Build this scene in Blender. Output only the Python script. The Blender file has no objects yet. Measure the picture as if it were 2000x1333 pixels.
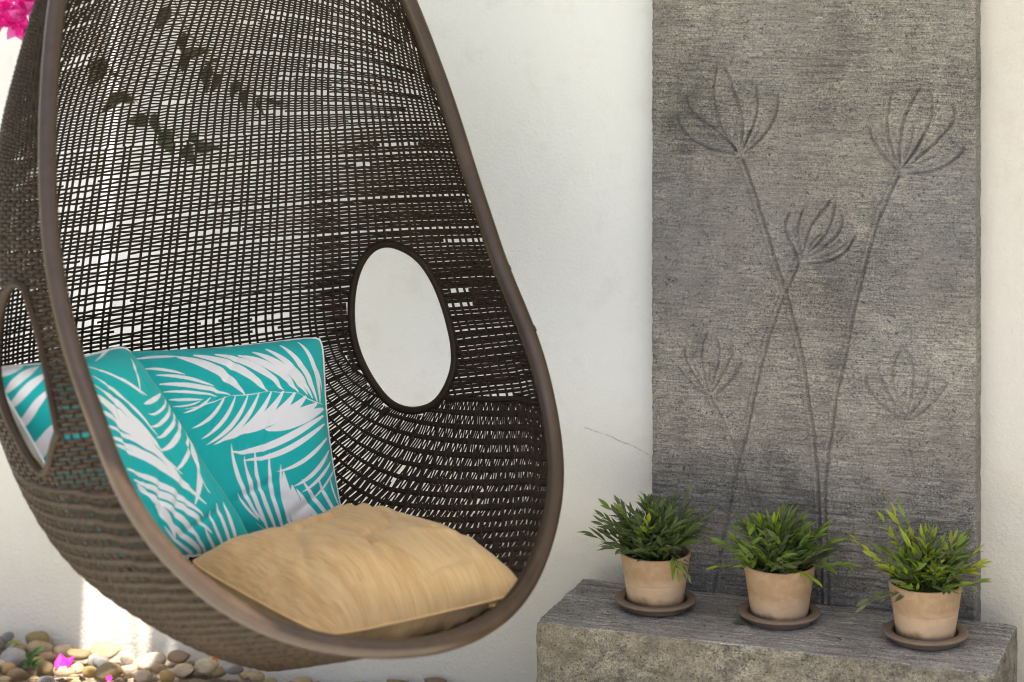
import bpy, bmesh, math, random
import numpy as np
from mathutils import Vector, Matrix

random.seed(7)
rng = np.random.default_rng(7)
scene = bpy.context.scene
COL = scene.collection

# ------------------------------------------------------------------ camera
TH = 0.342522
CAM = np.array([1.670220, -5.206404, 1.98])
cd = bpy.data.cameras.new('camera')
cam = bpy.data.objects.new('camera', cd)
COL.objects.link(cam)
cam.location = CAM
cam.rotation_euler = (math.pi / 2, 0, TH)
cd.sensor_width = 36.0
cd.lens = 86.217
cd.shift_y = -0.4992
cd.clip_end = 2000
cd.dof.use_dof = True
cd.dof.focus_distance = 5.16
cd.dof.aperture_fstop = 2.2
scene.camera = cam

# ------------------------------------------------------------------ sky, sun, exposure
SUN = Vector((-0.05, 0.27, -0.96)).normalized()          # the way the light travels
elev = math.asin(-SUN.z)
w = bpy.data.worlds.new('World')
scene.world = w
w.use_nodes = True
nt = w.node_tree
bg = nt.nodes['Background']
sky = nt.nodes.new('ShaderNodeTexSky')
sky.sky_type = 'NISHITA'
sky.sun_disc = False
sky.sun_elevation = elev
sky.sun_rotation = math.atan2(-SUN.x, -SUN.y)
sky.air_density = 0.75
sky.dust_density = 4.0
sky.ozone_density = 0.6
nt.links.new(sky.outputs[0], bg.inputs[0])
bg.inputs[1].default_value = 0.10
sl = bpy.data.lights.new('sun', 'SUN')
sl.energy = 5.0
sl.angle = math.radians(0.5)
sl.color = (1.0, 0.965, 0.90)
sun = bpy.data.objects.new('sun', sl)
COL.objects.link(sun)
sun.rotation_euler = SUN.to_track_quat('-Z', 'Y').to_euler()
sun.location = (-1, -4, 8)
scene.view_settings.view_transform = 'Standard'
scene.view_settings.look = 'None'
scene.view_settings.gamma = 1
scene.view_settings.exposure = 1.58
scene.cycles.use_denoising = True
scene.cycles.filter_width = 1.1

# ------------------------------------------------------------------ helpers
def link(o, parent=None):
    COL.objects.link(o)
    if parent is not None:
        o.parent = parent
    return o

def tag(o, label=None, cat=None, group=None, kind=None):
    if label: o['label'] = label
    if cat: o['category'] = cat
    if group: o['group'] = group
    if kind: o['kind'] = kind
    return o

def empty(name, loc, label, cat, group=None):
    o = bpy.data.objects.new(name, None)
    o.empty_display_size = 0.05
    o.location = loc
    COL.objects.link(o)
    return tag(o, label, cat, group)

def mesh_np(name, verts, quads=None, tris=None, smooth=True, uv=None):
    me = bpy.data.meshes.new(name)
    verts = np.asarray(verts, np.float32).reshape(-1, 3)
    me.vertices.add(len(verts))
    me.vertices.foreach_set('co', verts.ravel())
    parts, tot = [], []
    if quads is not None and len(quads):
        q = np.asarray(quads, np.int32).reshape(-1, 4); parts.append(q.ravel()); tot.append(np.full(len(q), 4, np.int32))
    if tris is not None and len(tris):
        t = np.asarray(tris, np.int32).reshape(-1, 3); parts.append(t.ravel()); tot.append(np.full(len(t), 3, np.int32))
    loops = np.concatenate(parts); tot = np.concatenate(tot)
    me.loops.add(len(loops))
    me.loops.foreach_set('vertex_index', loops)
    me.polygons.add(len(tot))
    st = np.concatenate([[0], np.cumsum(tot)[:-1]]).astype(np.int32)
    me.polygons.foreach_set('loop_start', st)
    me.polygons.foreach_set('loop_total', tot)
    me.polygons.foreach_set('use_smooth', np.full(len(tot), smooth, bool))
    if uv is not None:
        l = me.uv_layers.new(name='UVMap')
        l.data.foreach_set('uv', np.asarray(uv, np.float32)[loops].ravel())
    me.update(calc_edges=True)
    me.validate()
    return me

def obj(name, me, m, parent=None):
    o = bpy.data.objects.new(name, me)
    if m is not None:
        for x in (m if isinstance(m, (list, tuple)) else [m]):
            me.materials.append(x)
    return link(o, parent)

def grid_quads(n, m, off=0):
    i = np.arange(n - 1)[:, None] * m + np.arange(m - 1)[None, :] + off
    return np.stack([i, i + 1, i + m + 1, i + m], -1).reshape(-1, 4)

_lat = {}
def vnoise(x, y, seed=0):
    if seed not in _lat:
        _lat[seed] = np.random.default_rng(1000 + seed).random((256, 256))
    L = _lat[seed]
    xi = np.floor(x).astype(int); yi = np.floor(y).astype(int)
    fx = x - xi; fy = y - yi
    fx = fx * fx * (3 - 2 * fx); fy = fy * fy * (3 - 2 * fy)
    a = L[xi % 256, yi % 256]; b = L[(xi + 1) % 256, yi % 256]
    c = L[xi % 256, (yi + 1) % 256]; d = L[(xi + 1) % 256, (yi + 1) % 256]
    return (a * (1 - fx) + b * fx) * (1 - fy) + (c * (1 - fx) + d * fx) * fy - 0.5

def sweep(P, N, a, b, sides=6, closed=False, prof=None):
    """tube along P (n,3); N surface normals; a half size along N, b half size across; returns verts, quads"""
    P = np.asarray(P, float); n = len(P)
    if closed:
        T = np.roll(P, -1, 0) - np.roll(P, 1, 0)
    else:
        T = np.gradient(P, axis=0)
    T /= np.linalg.norm(T, axis=1)[:, None] + 1e-12
    B = np.cross(T, N); B /= np.linalg.norm(B, axis=1)[:, None] + 1e-12
    M = np.cross(B, T)
    an = np.arange(sides) / sides * 2 * np.pi
    sc = np.ones(n) if prof is None else prof
    a = np.broadcast_to(np.asarray(a, float), (n,))[:, None, None]; b = np.broadcast_to(np.asarray(b, float), (n,))[:, None, None]
    V = P[:, None, :] + sc[:, None, None] * (a * np.cos(an)[None, :, None] * M[:, None, :] + b * np.sin(an)[None, :, None] * B[:, None, :])
    ns = n if closed else n - 1
    i = np.arange(ns)[:, None]; j = np.arange(sides)[None, :]
    i2 = (i + 1) % n; j2 = (j + 1) % sides
    Q = np.stack([i * sides + j, i * sides + j2, i2 * sides + j2, i2 * sides + j], -1).reshape(-1, 4)
    return V.reshape(-1, 3), Q

def transport(P, closed=False):
    """a smooth field of normals along a free curve"""
    P = np.asarray(P, float)
    T = np.gradient(P, axis=0); T /= np.linalg.norm(T, axis=1)[:, None]
    n0 = np.cross(T[0], [0.31, 0.2, 0.93]); n0 /= np.linalg.norm(n0)
    out = [n0]
    for k in range(1, len(P)):
        v = out[-1] - T[k] * (out[-1] @ T[k]); out.append(v / np.linalg.norm(v))
    return np.array(out)

def join(parts):
    V, Q, o = [], [], 0
    for v, q in parts:
        V.append(v); Q.append(q + o); o += len(v)
    return np.concatenate(V), np.concatenate(Q)

def resample(P, step):
    P = np.asarray(P, float)
    d = np.r_[0, np.cumsum(np.linalg.norm(np.diff(P, axis=0), axis=1))]
    n = max(2, int(d[-1] / step))
    t = np.linspace(0, d[-1], n)
    return np.stack([np.interp(t, d, P[:, k]) for k in range(3)], 1)

def chaikin(P, it=2):
    P = np.asarray(P, float)
    for _ in range(it):
        a = P[:-1] * .75 + P[1:] * .25; b = P[:-1] * .25 + P[1:] * .75
        P = np.concatenate([P[:1], np.stack([a, b], 1).reshape(-1, P.shape[1]), P[-1:]])
    return P

def lathe(prof, n=64):
    prof = np.asarray(prof, float); k = len(prof)
    an = np.arange(n) / n * 2 * np.pi
    V = np.stack([prof[:, None, 0] * np.cos(an), prof[:, None, 0] * np.sin(an), np.repeat(prof[:, 1:2], n, 1)], -1)
    i = np.arange(k - 1)[:, None]; j = np.arange(n)[None, :]; j2 = (j + 1) % n
    Q = np.stack([i * n + j, i * n + j2, (i + 1) * n + j2, (i + 1) * n + j], -1).reshape(-1, 4)
    return V.reshape(-1, 3), Q

def box(x0, x1, y0, y1, z0, z1):
    v = [(x, y, z) for z in (z0, z1) for y in (y0, y1) for x in (x0, x1)]
    q = [(0, 2, 3, 1), (4, 5, 7, 6), (0, 1, 5, 4), (2, 6, 7, 3), (0, 4, 6, 2), (1, 3, 7, 5)]
    return np.array(v, float), np.array(q)

# ------------------------------------------------------------------ materials
class NT:
    def __init__(s, name):
        s.m = bpy.data.materials.new(name); s.m.use_nodes = True
        s.nt = s.m.node_tree; s.b = s.nt.nodes['Principled BSDF']
        s.out = s.nt.nodes['Material Output']
    def n(s, t, ins=None, **kw):
        x = s.nt.nodes.new(t)
        for k, v in kw.items(): setattr(x, k, v)
        for k, v in (ins or {}).items():
            if hasattr(v, 'is_linked') or isinstance(v, bpy.types.NodeSocket): s.nt.links.new(v, x.inputs[k])
            else: x.inputs[k].default_value = v
        return x
    def set(s, k, v):
        if isinstance(v, bpy.types.NodeSocket): s.nt.links.new(v, s.b.inputs[k])
        else: s.b.inputs[k].default_value = v
    def coord(s, which='Object', scale=(1, 1, 1)):
        c = s.n('ShaderNodeTexCoord')
        return s.n('ShaderNodeMapping', {'Vector': c.outputs[which], 'Scale': scale}).outputs[0]
    def noise(s, vec, scale, detail=4, rough=.55):
        return s.n('ShaderNodeTexNoise', {'Vector': vec, 'Scale': scale, 'Detail': detail, 'Roughness': rough}).outputs['Fac']
    def ramp(s, fac, stops):
        r = s.n('ShaderNodeValToRGB', {'Fac': fac}); e = r.color_ramp.elements
        while len(e) < len(stops): e.new(.5)
        for k, (p, c) in enumerate(stops):
            e[k].position = p; e[k].color = (*c, 1) if len(c) == 3 else c
        return r.outputs[0]
    def mix(s, fac, a, b, mode='MIX'):
        x = s.n('ShaderNodeMix', data_type='RGBA', blend_type=mode)
        for k, v in ((0, fac), (6, a), (7, b)):
            if isinstance(v, bpy.types.NodeSocket): s.nt.links.new(v, x.inputs[k])
            else: x.inputs[k].default_value = v if k == 0 else (*v, 1)
        return x.outputs[2]
    def math(s, op, a, b=0.0):
        x = s.n('ShaderNodeMath', operation=op)
        for k, v in ((0, a), (1, b)):
            if isinstance(v, bpy.types.NodeSocket): s.nt.links.new(v, x.inputs[k])
            else: x.inputs[k].default_value = v
        return x.outputs[0]
    def bump(s, h, strength=.5, dist=.002, prev=None):
        d = {'Height': h, 'Strength': strength, 'Distance': dist}
        if prev is not None: d['Normal'] = prev
        return s.n('ShaderNodeBump', d).outputs[0]

def stucco(name, base, warm):
    t = NT(name); v = t.coord()
    big = t.noise(v, 1.7, 5, .6); fine = t.noise(v, 240, 3, .6)
    c = t.mix(t.ramp(big, [(.35, (0, 0, 0)), (.7, (1, 1, 1))]), base, warm)
    st = t.noise(v, 9, 6, .7)
    c = t.mix(t.ramp(st, [(.53, (0, 0, 0)), (.75, (.4, .4, .4))]), c, (base[0] * .8, base[1] * .74, base[2] * .64))
    sp = t.noise(v, 330, 2, .5)
    c = t.mix(t.ramp(sp, [(.735, (0, 0, 0)), (.78, (.75, .75, .75))]), c, (.16, .14, .12))
    z = t.n('ShaderNodeSeparateXYZ', {0: t.n('ShaderNodeTexCoord').outputs['Object']}).outputs[2]      # low wall: warm bounce light painted in, with some splash dirt
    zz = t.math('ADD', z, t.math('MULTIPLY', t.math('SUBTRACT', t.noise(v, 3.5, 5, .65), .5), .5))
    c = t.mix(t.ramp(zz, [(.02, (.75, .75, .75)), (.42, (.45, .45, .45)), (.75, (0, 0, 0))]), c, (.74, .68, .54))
    t.set('Base Color', c); t.set('Roughness', .9)
    n1 = t.bump(t.math('ADD', t.noise(v, 130, 5, .65), t.math('MULTIPLY', t.noise(v, 9, 3, .5), 2.0)), .8, .0045)
    t.set('Normal', t.bump(fine, .25, .0012, n1))
    return t.m

def wicker_mat(name, dark, light, rough=.4, spec=.4):
    t = NT(name); v = t.coord()
    f = t.noise(v, 60, 4, .6); g = t.noise(v, 7, 3, .6)
    c = t.mix(f, dark, light)
    c = t.mix(t.ramp(g, [(.5, (0, 0, 0)), (.75, (.5, .5, .5))]), c, tuple(x * 1.3 for x in light))
    t.set('Base Color', c); t.set('Roughness', rough)
    t.set('Specular IOR Level', spec)
    return t.m

M = {}
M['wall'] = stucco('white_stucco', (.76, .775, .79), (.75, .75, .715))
M['wall_warm_light'] = stucco('warm_light_stucco', (.60, .57, .535), (.58, .545, .50))  # same wall at the right; its warm light is painted into the base colour
M['wicker'] = wicker_mat('brown_wicker', (.013, .0075, .0040), (.040, .0245, .0135), .5, .2)
M['rim'] = wicker_mat('brown_wicker_rim', (.037, .0225, .0135), (.070, .0445, .028), .30, .45)

def stone_mat(name, dark, light, stretch, pit=(.05, .048, .045), cool=None, warm=None, grain=False):
    t = NT(name)
    v = t.coord(); vs = t.coord('Object', stretch)
    big = t.noise(v, 3.2, 5, .6); mid = t.noise(v, 26, 5, .7); st = t.noise(vs, 1.0, 4, .65); gr = t.noise(v, 420, 3, .7)
    k = t.math('ADD', t.math('MULTIPLY', big, 1.0), t.math('ADD', t.math('MULTIPLY', mid, .5), t.math('ADD', t.math('MULTIPLY', st, .40), t.math('MULTIPLY', gr, .55))))
    k = t.math('SUBTRACT', k, .725)
    c = t.ramp(k, [(.22, dark), (.80, light)])
    c = t.mix(1.0, c, t.ramp(t.noise(v, 210, 5, .8), [(.36, (.42, .42, .43)), (.50, (1, 1, 1)), (.64, (1.5, 1.47, 1.4))]), 'MULTIPLY')
    c = t.mix(1.0, c, t.ramp(t.noise(vs, 2.2, 3, .7), [(.33, (.50, .50, .52)), (.52, (1, 1, 1)), (.7, (1.3, 1.28, 1.24))]), 'MULTIPLY')
    if grain:
        gl = t.noise(t.coord('Object', (3.5, 130, 20)), 1, 5, .75)
        c = t.mix(1.0, c, t.ramp(gl, [(.34, (.28, .28, .29)), (.44, (.85, .85, .86)), (.56, (1.05, 1.04, 1.02)), (.68, (1.55, 1.52, 1.48))]), 'MULTIPLY')
    if warm:
        c = t.mix(t.ramp(t.noise(v, 5.5, 3, .5), [(.42, (0, 0, 0)), (.68, (.75, .75, .75))]), c, t.mix(.6, c, warm))
    if cool:
        c = t.mix(t.ramp(t.noise(t.coord('Object', (1.3, 1.3, 1)), 2.3, 3, .5), [(.48, (0, 0, 0)), (.66, (.6, .6, .6))]), c, t.mix(.55, c, cool))
    pm = t.ramp(t.noise(t.coord('Object', (1, 1, 1.5)), 150, 3, .65), [(.61, (0, 0, 0)), (.67, (.9, .9, .9))])
    c = t.mix(pm, c, pit)
    gm = t.ramp(t.noise(v, 300, 1, .5), [(.77, (0, 0, 0)), (.80, (.8, .8, .8))])
    c = t.mix(gm, c, tuple(min(.6, x * 1.9) for x in light))
    t.set('Base Color', c); t.set('Roughness', .88)
    h = t.math('SUBTRACT', t.math('ADD', t.math('MULTIPLY', st, 1.0), t.math('MULTIPLY', gr, .5)), t.math('MULTIPLY', pm, .8))
    t.set('Normal', t.bump(h, .85, .004))
    return t.m
M['panel'] = stone_mat('grey_relief_stone', (.08, .077, .072), (.355, .333, .30), (9, 9, 150), cool=(.13, .14, .16), warm=(.23, .20, .18))
M['bench_top'] = stone_mat('grained_bench_top', (.155, .15, .147), (.56, .535, .505), (9, 150, 150), cool=(.14, .145, .16), warm=(.26, .225, .18), grain=True)
M['bench_side'] = stone_mat('mottled_bench_side', (.078, .072, .060), (.33, .295, .235), (14, 14, 22), warm=(.27, .225, .155))

def terracotta(name, a, b, chalk, rough=.85, low=None):
    t = NT(name); v = t.coord('Object'); 
    f = t.noise(t.coord('Object', (1, 1, 3)), 14, 5, .6)
    c = t.mix(f, a, b)
    c = t.mix(t.ramp(t.noise(v, 40, 4, .65), [(.48, (0, 0, 0)), (.78, (.5, .5, .5))]), c, chalk)
    c = t.mix(t.ramp(t.noise(v, 420, 2, .5), [(.72, (0, 0, 0)), (.76, (.5, .5, .5))]), c, (.75, .68, .58))
    if low:   # a damp tide mark with a wandering edge round the foot of the pot
        z = t.n('ShaderNodeSeparateXYZ', {0: t.n('ShaderNodeTexCoord').outputs['Object']}).outputs[2]
        e = t.math('ADD', z, t.math('MULTIPLY', t.math('SUBTRACT', t.noise(v, 22, 3, .6), .5), .045))
        d_ = t.math('ADD', e, t.math('MULTIPLY', t.n('ShaderNodeObjectInfo').outputs['Random'], .02))
        c = t.mix(t.ramp(t.math('MULTIPLY', d_, 10), [(.22, (0, 0, 0)), (.34, (.65, .65, .65)), (.55, (.5, .5, .5)), (.72, (0, 0, 0))]), c, (.50, .37, .26))
        c = t.mix(t.ramp(t.math('MULTIPLY', e, 20), [(.22, (.85, .85, .85)), (.46, (0, 0, 0))]), c, low)
    t.set('Base Color', c); t.set('Roughness', rough)
    t.set('Normal', t.bump(t.noise(v, 260, 3, .6), .2, .001))
    return t.m
M['pot'] = terracotta('pale_terracotta', (.275, .17, .09), (.36, .235, .135), (.48, .37, .26), low=(.125, .095, .065))
M['saucer'] = terracotta('brown_saucer_clay', (.165, .115, .08), (.22, .16, .115), (.26, .18, .13))
t = NT('dark_potting_soil'); t.set('Base Color', t.ramp(t.noise(t.coord(), 140), [(.35, (.012, .009, .007)), (.7, (.05, .038, .028))])); t.set('Roughness', .95); M['soil'] = t.m

def leaf_mat(name, c, c2, trans=.35, rough=.5, obj_var=True):
    t = NT(name)
    r = t.n('ShaderNodeObjectInfo').outputs['Random']
    n_ = t.noise(t.coord('Object'), 60, 3, .5)
    f = t.math('ADD', t.math('MULTIPLY', n_, .6), t.math('MULTIPLY', r, .5))
    c_ = t.mix(f, c, c2)
    t.set('Base Color', c_); t.set('Roughness', rough)
    tr = t.n('ShaderNodeBsdfTranslucent', {'Color': c_})
    mx = t.n('ShaderNodeMixShader', {0: trans, 1: t.b.outputs[0], 2: tr.outputs[0]})
    t.nt.links.new(mx.outputs[0], t.out.inputs[0])
    return t.m
M['lf_dark'] = leaf_mat('deep_green_leaf', (.062, .095, .030), (.125, .168, .052))
M['lf_grey'] = leaf_mat('dull_green_leaf', (.085, .108, .052), (.155, .175, .088))
M['lf_mid'] = leaf_mat('mid_green_leaf', (.125, .215, .022), (.235, .325, .05))
M['lf_lime'] = leaf_mat('lime_green_leaf', (.22, .32, .012), (.36, .42, .03))
M['lf_yel'] = leaf_mat('yellow_green_leaf', (.34, .38, .012), (.48, .47, .03))
M['lf_vine'] = leaf_mat('vine_leaf', (.018, .030, .009), (.04, .06, .014), .15)
M['lf_seed'] = leaf_mat('seedling_leaf', (.03, .11, .02), (.06, .17, .03), .3)
M['stem'] = leaf_mat('green_stem', (.09, .12, .03), (.16, .18, .04), .1)
M['twig'] = leaf_mat('brown_twig', (.06, .04, .025), (.12, .08, .05), .0, .8)
M['dry'] = leaf_mat('dry_leaf', (.30, .19, .09), (.45, .32, .18), .2, .8)
M['husk'] = leaf_mat('dark_husk', (.02, .012, .012), (.04, .02, .018), .0, .6)
M['orange'] = leaf_mat('orange_leaf', (.55, .13, .01), (.65, .2, .02), .3)
M['bract'] = leaf_mat('magenta_bract', (.74, .006, .27), (.85, .02, .38), .4, .6)
M['bract2'] = leaf_mat('pink_bract', (.72, .04, .38), (.84, .18, .55), .4, .6)

def fabric_print():
    t = NT('palm_print_cotton')
    a = t.n('ShaderNodeAttribute', attribute_name='leaf')
    f = t.n('ShaderNodeMapRange', {'Value': a.outputs['Fac'], 'From Min': -.0007, 'From Max': .0007}).outputs[0]
    uv = t.coord('UV')
    teal = t.mix(t.noise(uv, 5, 3), (.0, .40, .395), (.0, .45, .44))
    white = t.mix(t.noise(uv, 7, 3), (.80, .79, .80), (.84, .83, .84))
    t.set('Base Color', t.mix(f, teal, white)); t.set('Roughness', .85)
    t.set('Sheen Weight', .15)
    wv = t.math('ADD', t.noise(t.coord('UV', (420, 30, 1)), 1, 1), t.noise(t.coord('UV', (30, 420, 1)), 1, 1))
    t.set('Normal', t.bump(wv, .15, .0008))
    return t.m
M['print'] = fabric_print()
t = NT('yellow_print_cotton'); uv = t.coord('UV', (1, 1, 1))
wv = t.n('ShaderNodeTexWave', {'Vector': uv, 'Scale': 3.2, 'Distortion': 3.5, 'Detail': 2}).outputs['Fac']
t.set('Base Color', t.mix(t.ramp(wv, [(.20, (0, 0, 0)), (.24, (1, 1, 1))]), (.80, .79, .78), (.72, .50, .01))); t.set('Roughness', .85); M['yellow'] = t.m
t = NT('white_piping'); t.set('Base Color', (.80, .79, .78, 1)); t.set('Roughness', .8); M['piping'] = t.m
t = NT('sand_slub_fabric')
s1 = t.noise(t.coord('UV', (150, 7, 1)), 1, 5, .7); s2 = t.noise(t.coord('UV', (16, 2, 1)), 1, 3, .5); s3 = t.noise(t.coord('UV', (260, 20, 1)), 1, 2)
k = t.math('ADD', t.math('MULTIPLY', s1, .6), t.math('MULTIPLY', s2, .4))
c = t.ramp(k, [(.30, (.34, .19, .06)), (.5, (.52, .335, .145)), (.72, (.64, .47, .25))])
t.set('Base Color', c); t.set('Roughness', .8); t.set('Sheen Weight', .2)
t.set('Normal', t.bump(t.math('ADD', t.math('MULTIPLY', s1, .5), t.math('ADD', s3, t.noise(t.coord('UV', (300, 300, 1)), 1, 2))), .3, .0012)); M['sand'] = t.m

t = NT('river_stone'); oi = t.n('ShaderNodeObjectInfo')
v = t.n('ShaderNodeVectorMath', {0: t.n('ShaderNodeTexCoord').outputs['Object'], 1: t.n('ShaderNodeCombineXYZ', {0: t.math('MULTIPLY', oi.outputs['Random'], 40), 1: oi.outputs['Random']}).outputs[0]}, operation='ADD').outputs[0]
f = t.noise(v, 1.6, 5, .65)
c = t.mix(t.ramp(f, [(.3, (.55, .55, .55)), (.7, (0, 0, 0))]), oi.outputs['Color'], (.20, .14, .08))
c = t.mix(t.ramp(t.noise(v, 16, 3, .6), [(.62, (0, 0, 0)), (.75, (.5, .5, .5))]), c, (.12, .10, .07))
t.set('Base Color', c); t.set('Roughness', .62); t.set('Normal', t.bump(t.noise(v, 9, 5, .6), .25, .06)); M['stone'] = t.m
t = NT('grit'); t.set('Base Color', t.ramp(t.noise(t.coord(), 90, 4), [(.3, (.12, .09, .06)), (.7, (.38, .30, .21))])); t.set('Roughness', .95); t.set('Normal', t.bump(t.noise(t.coord(), 120), .8, .01)); M['grit'] = t.m
t = NT('sandstone_paving'); t.set('Base Color', t.mix(t.noise(t.coord(), 3, 5), (.49, .47, .40), (.58, .56, .48))); t.set('Roughness', .85); M['paving'] = t.m
t = NT('lawn_green'); t.set('Base Color', t.mix(t.noise(t.coord(), 2, 6), (.05, .085, .02), (.09, .12, .035))); t.set('Roughness', 1); M['lawn'] = t.m
t = NT('added_roof_grey'); t.set('Base Color', (.60, .60, .59, 1)); t.set('Roughness', .8); M['roof'] = t.m
t = NT('hairline_crack'); t.set('Base Color', t.mix(t.ramp(t.noise(t.coord(), 120), [(.42, (0, 0, 0)), (.55, (1, 1, 1))]), (.70, .70, .68), (.33, .32, .30))); t.set('Roughness', .95); M['crack'] = t.m
t = NT('grey_rope'); t.set('Base Color', t.mix(t.noise(t.coord(), 200), (.12, .11, .1), (.2, .18, .16))); t.set('Roughness', .8); M['rope'] = t.m

# ------------------------------------------------------------------ the setting
me = mesh_np('lawn', [(-300, -300, -.06), (300, -300, -.06), (300, 300, -.06), (-300, 300, -.06)], [(0, 1, 2, 3)], smooth=False)
tag(obj('ground', me, M['lawn']), kind='structure')
v, q = box(-7, 8, -11, -.96, -.05, -.012)
tag(obj('paving', mesh_np('paving', v, q, smooth=False), M['paving']), kind='structure')
gx, gy = np.meshgrid(np.linspace(-3.2, 3.2, 260), np.linspace(-.955, -.003, 60), indexing='ij')
gz = -.012 + .016 * vnoise(gx * 22, gy * 22, 1) + .012 * vnoise(gx * 60, gy * 60, 2)
tag(obj('gravel_bed', mesh_np('gravel_bed', np.stack([gx, gy, gz], -1), grid_quads(260, 60)), M['grit']), kind='structure')

v, q = box(-6, .855, 0, .2, -.05, 2.75)
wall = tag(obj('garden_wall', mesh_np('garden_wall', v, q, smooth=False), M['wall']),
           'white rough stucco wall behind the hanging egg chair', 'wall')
P = []
for (x, z) in [(-.015, .648), (.02, .640), (.045, .633), (.07, .624), (.095, .617), (.125, .604), (.155, .590)]:
    P.append((x, -.0005, z + random.uniform(-.002, .002)))
P = chaikin(P, 1); v, q = sweep(P, np.tile([0, -1., 0], (len(P), 1)), .0006, .0009, 4)
obj('crack', mesh_np('crack', v, q), M['crack'], wall)
v, q = box(.855, 6, -.003, .2, -.05, 2.75)
tag(obj('warm_lit_wall_strip', mesh_np('warm_lit_wall_strip', v, q, smooth=False), M['wall_warm_light']),
    'wall strip at the right edge beside the stone panel, warm light painted in', 'wall')

# unseen roof added for shade, its gap cut to shape the sun patch
RF = -1.93
parts = [box(-1.78, -1.150, RF, -.02, 2.6, 2.66), box(-.90, .44, RF, -.02, 2.6, 2.66), box(.44, 6, -1.52, -.02, 2.6, 2.66),  # edges cut and stepped back to steer sun and bounce light
         box(-1.150, -.90, RF, -1.12, 2.6, 2.66), box(-1.118, -.90, -.60, -.02, 2.6, 2.66),
         box(-1.150, -1.118, -.27, -.02, 2.6, 2.66)]
v, q = join(parts)
roof = tag(obj('added_shade_roof', mesh_np('added_shade_roof', v, q, smooth=False), M['roof']),
           'unseen pale roof added above the white wall to shade it and shape the sun', 'roof')

cre = empty('dapple_leaves', (-1.03, -.85, 2.66), 'unseen leaves added over the roof gap to dapple the sun', 'added light dapple')
rc = np.random.default_rng(21); V, Q, o_ = [], [], 0  # leaves and stem added out of view to break up the sun patch
for k in range(21):
    c = np.array([rc.uniform(-.14, .14), rc.uniform(-.30, .28), rc.uniform(.0, .06)]); an = rc.uniform(0, 6.28); L_ = rc.uniform(.04, .08); W2 = L_ * .36
    d_ = np.array([math.cos(an), math.sin(an), rc.uniform(-.3, .3)]); x_ = np.array([-math.sin(an), math.cos(an), rc.uniform(-.3, .3)])
    for s_, w_ in ((0, .15), (.3, .9), (.6, 1.0), (.85, .55), (1.0, .05)):
        V += [c + d_ * s_ * L_ - x_ * w_ * W2, c + d_ * s_ * L_, c + d_ * s_ * L_ + x_ * w_ * W2]
    Q.append(grid_quads(5, 3) + o_); o_ += 15
tag(obj('dapple_blades', mesh_np('dapple_blades', V, np.concatenate(Q)), M['lf_vine'], cre), kind='stuff')
P = chaikin(np.array([(-.20, -.40, .02), (-.05, -.2, .03), (.08, .0, .02), (-.02, .2, .03), (.14, .34, .01)]), 2); V, Q = sweep(P, transport(P), .004, .004, 6)
obj('dapple_stem', mesh_np('dapple_stem', V, Q), M['twig'], cre)

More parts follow.
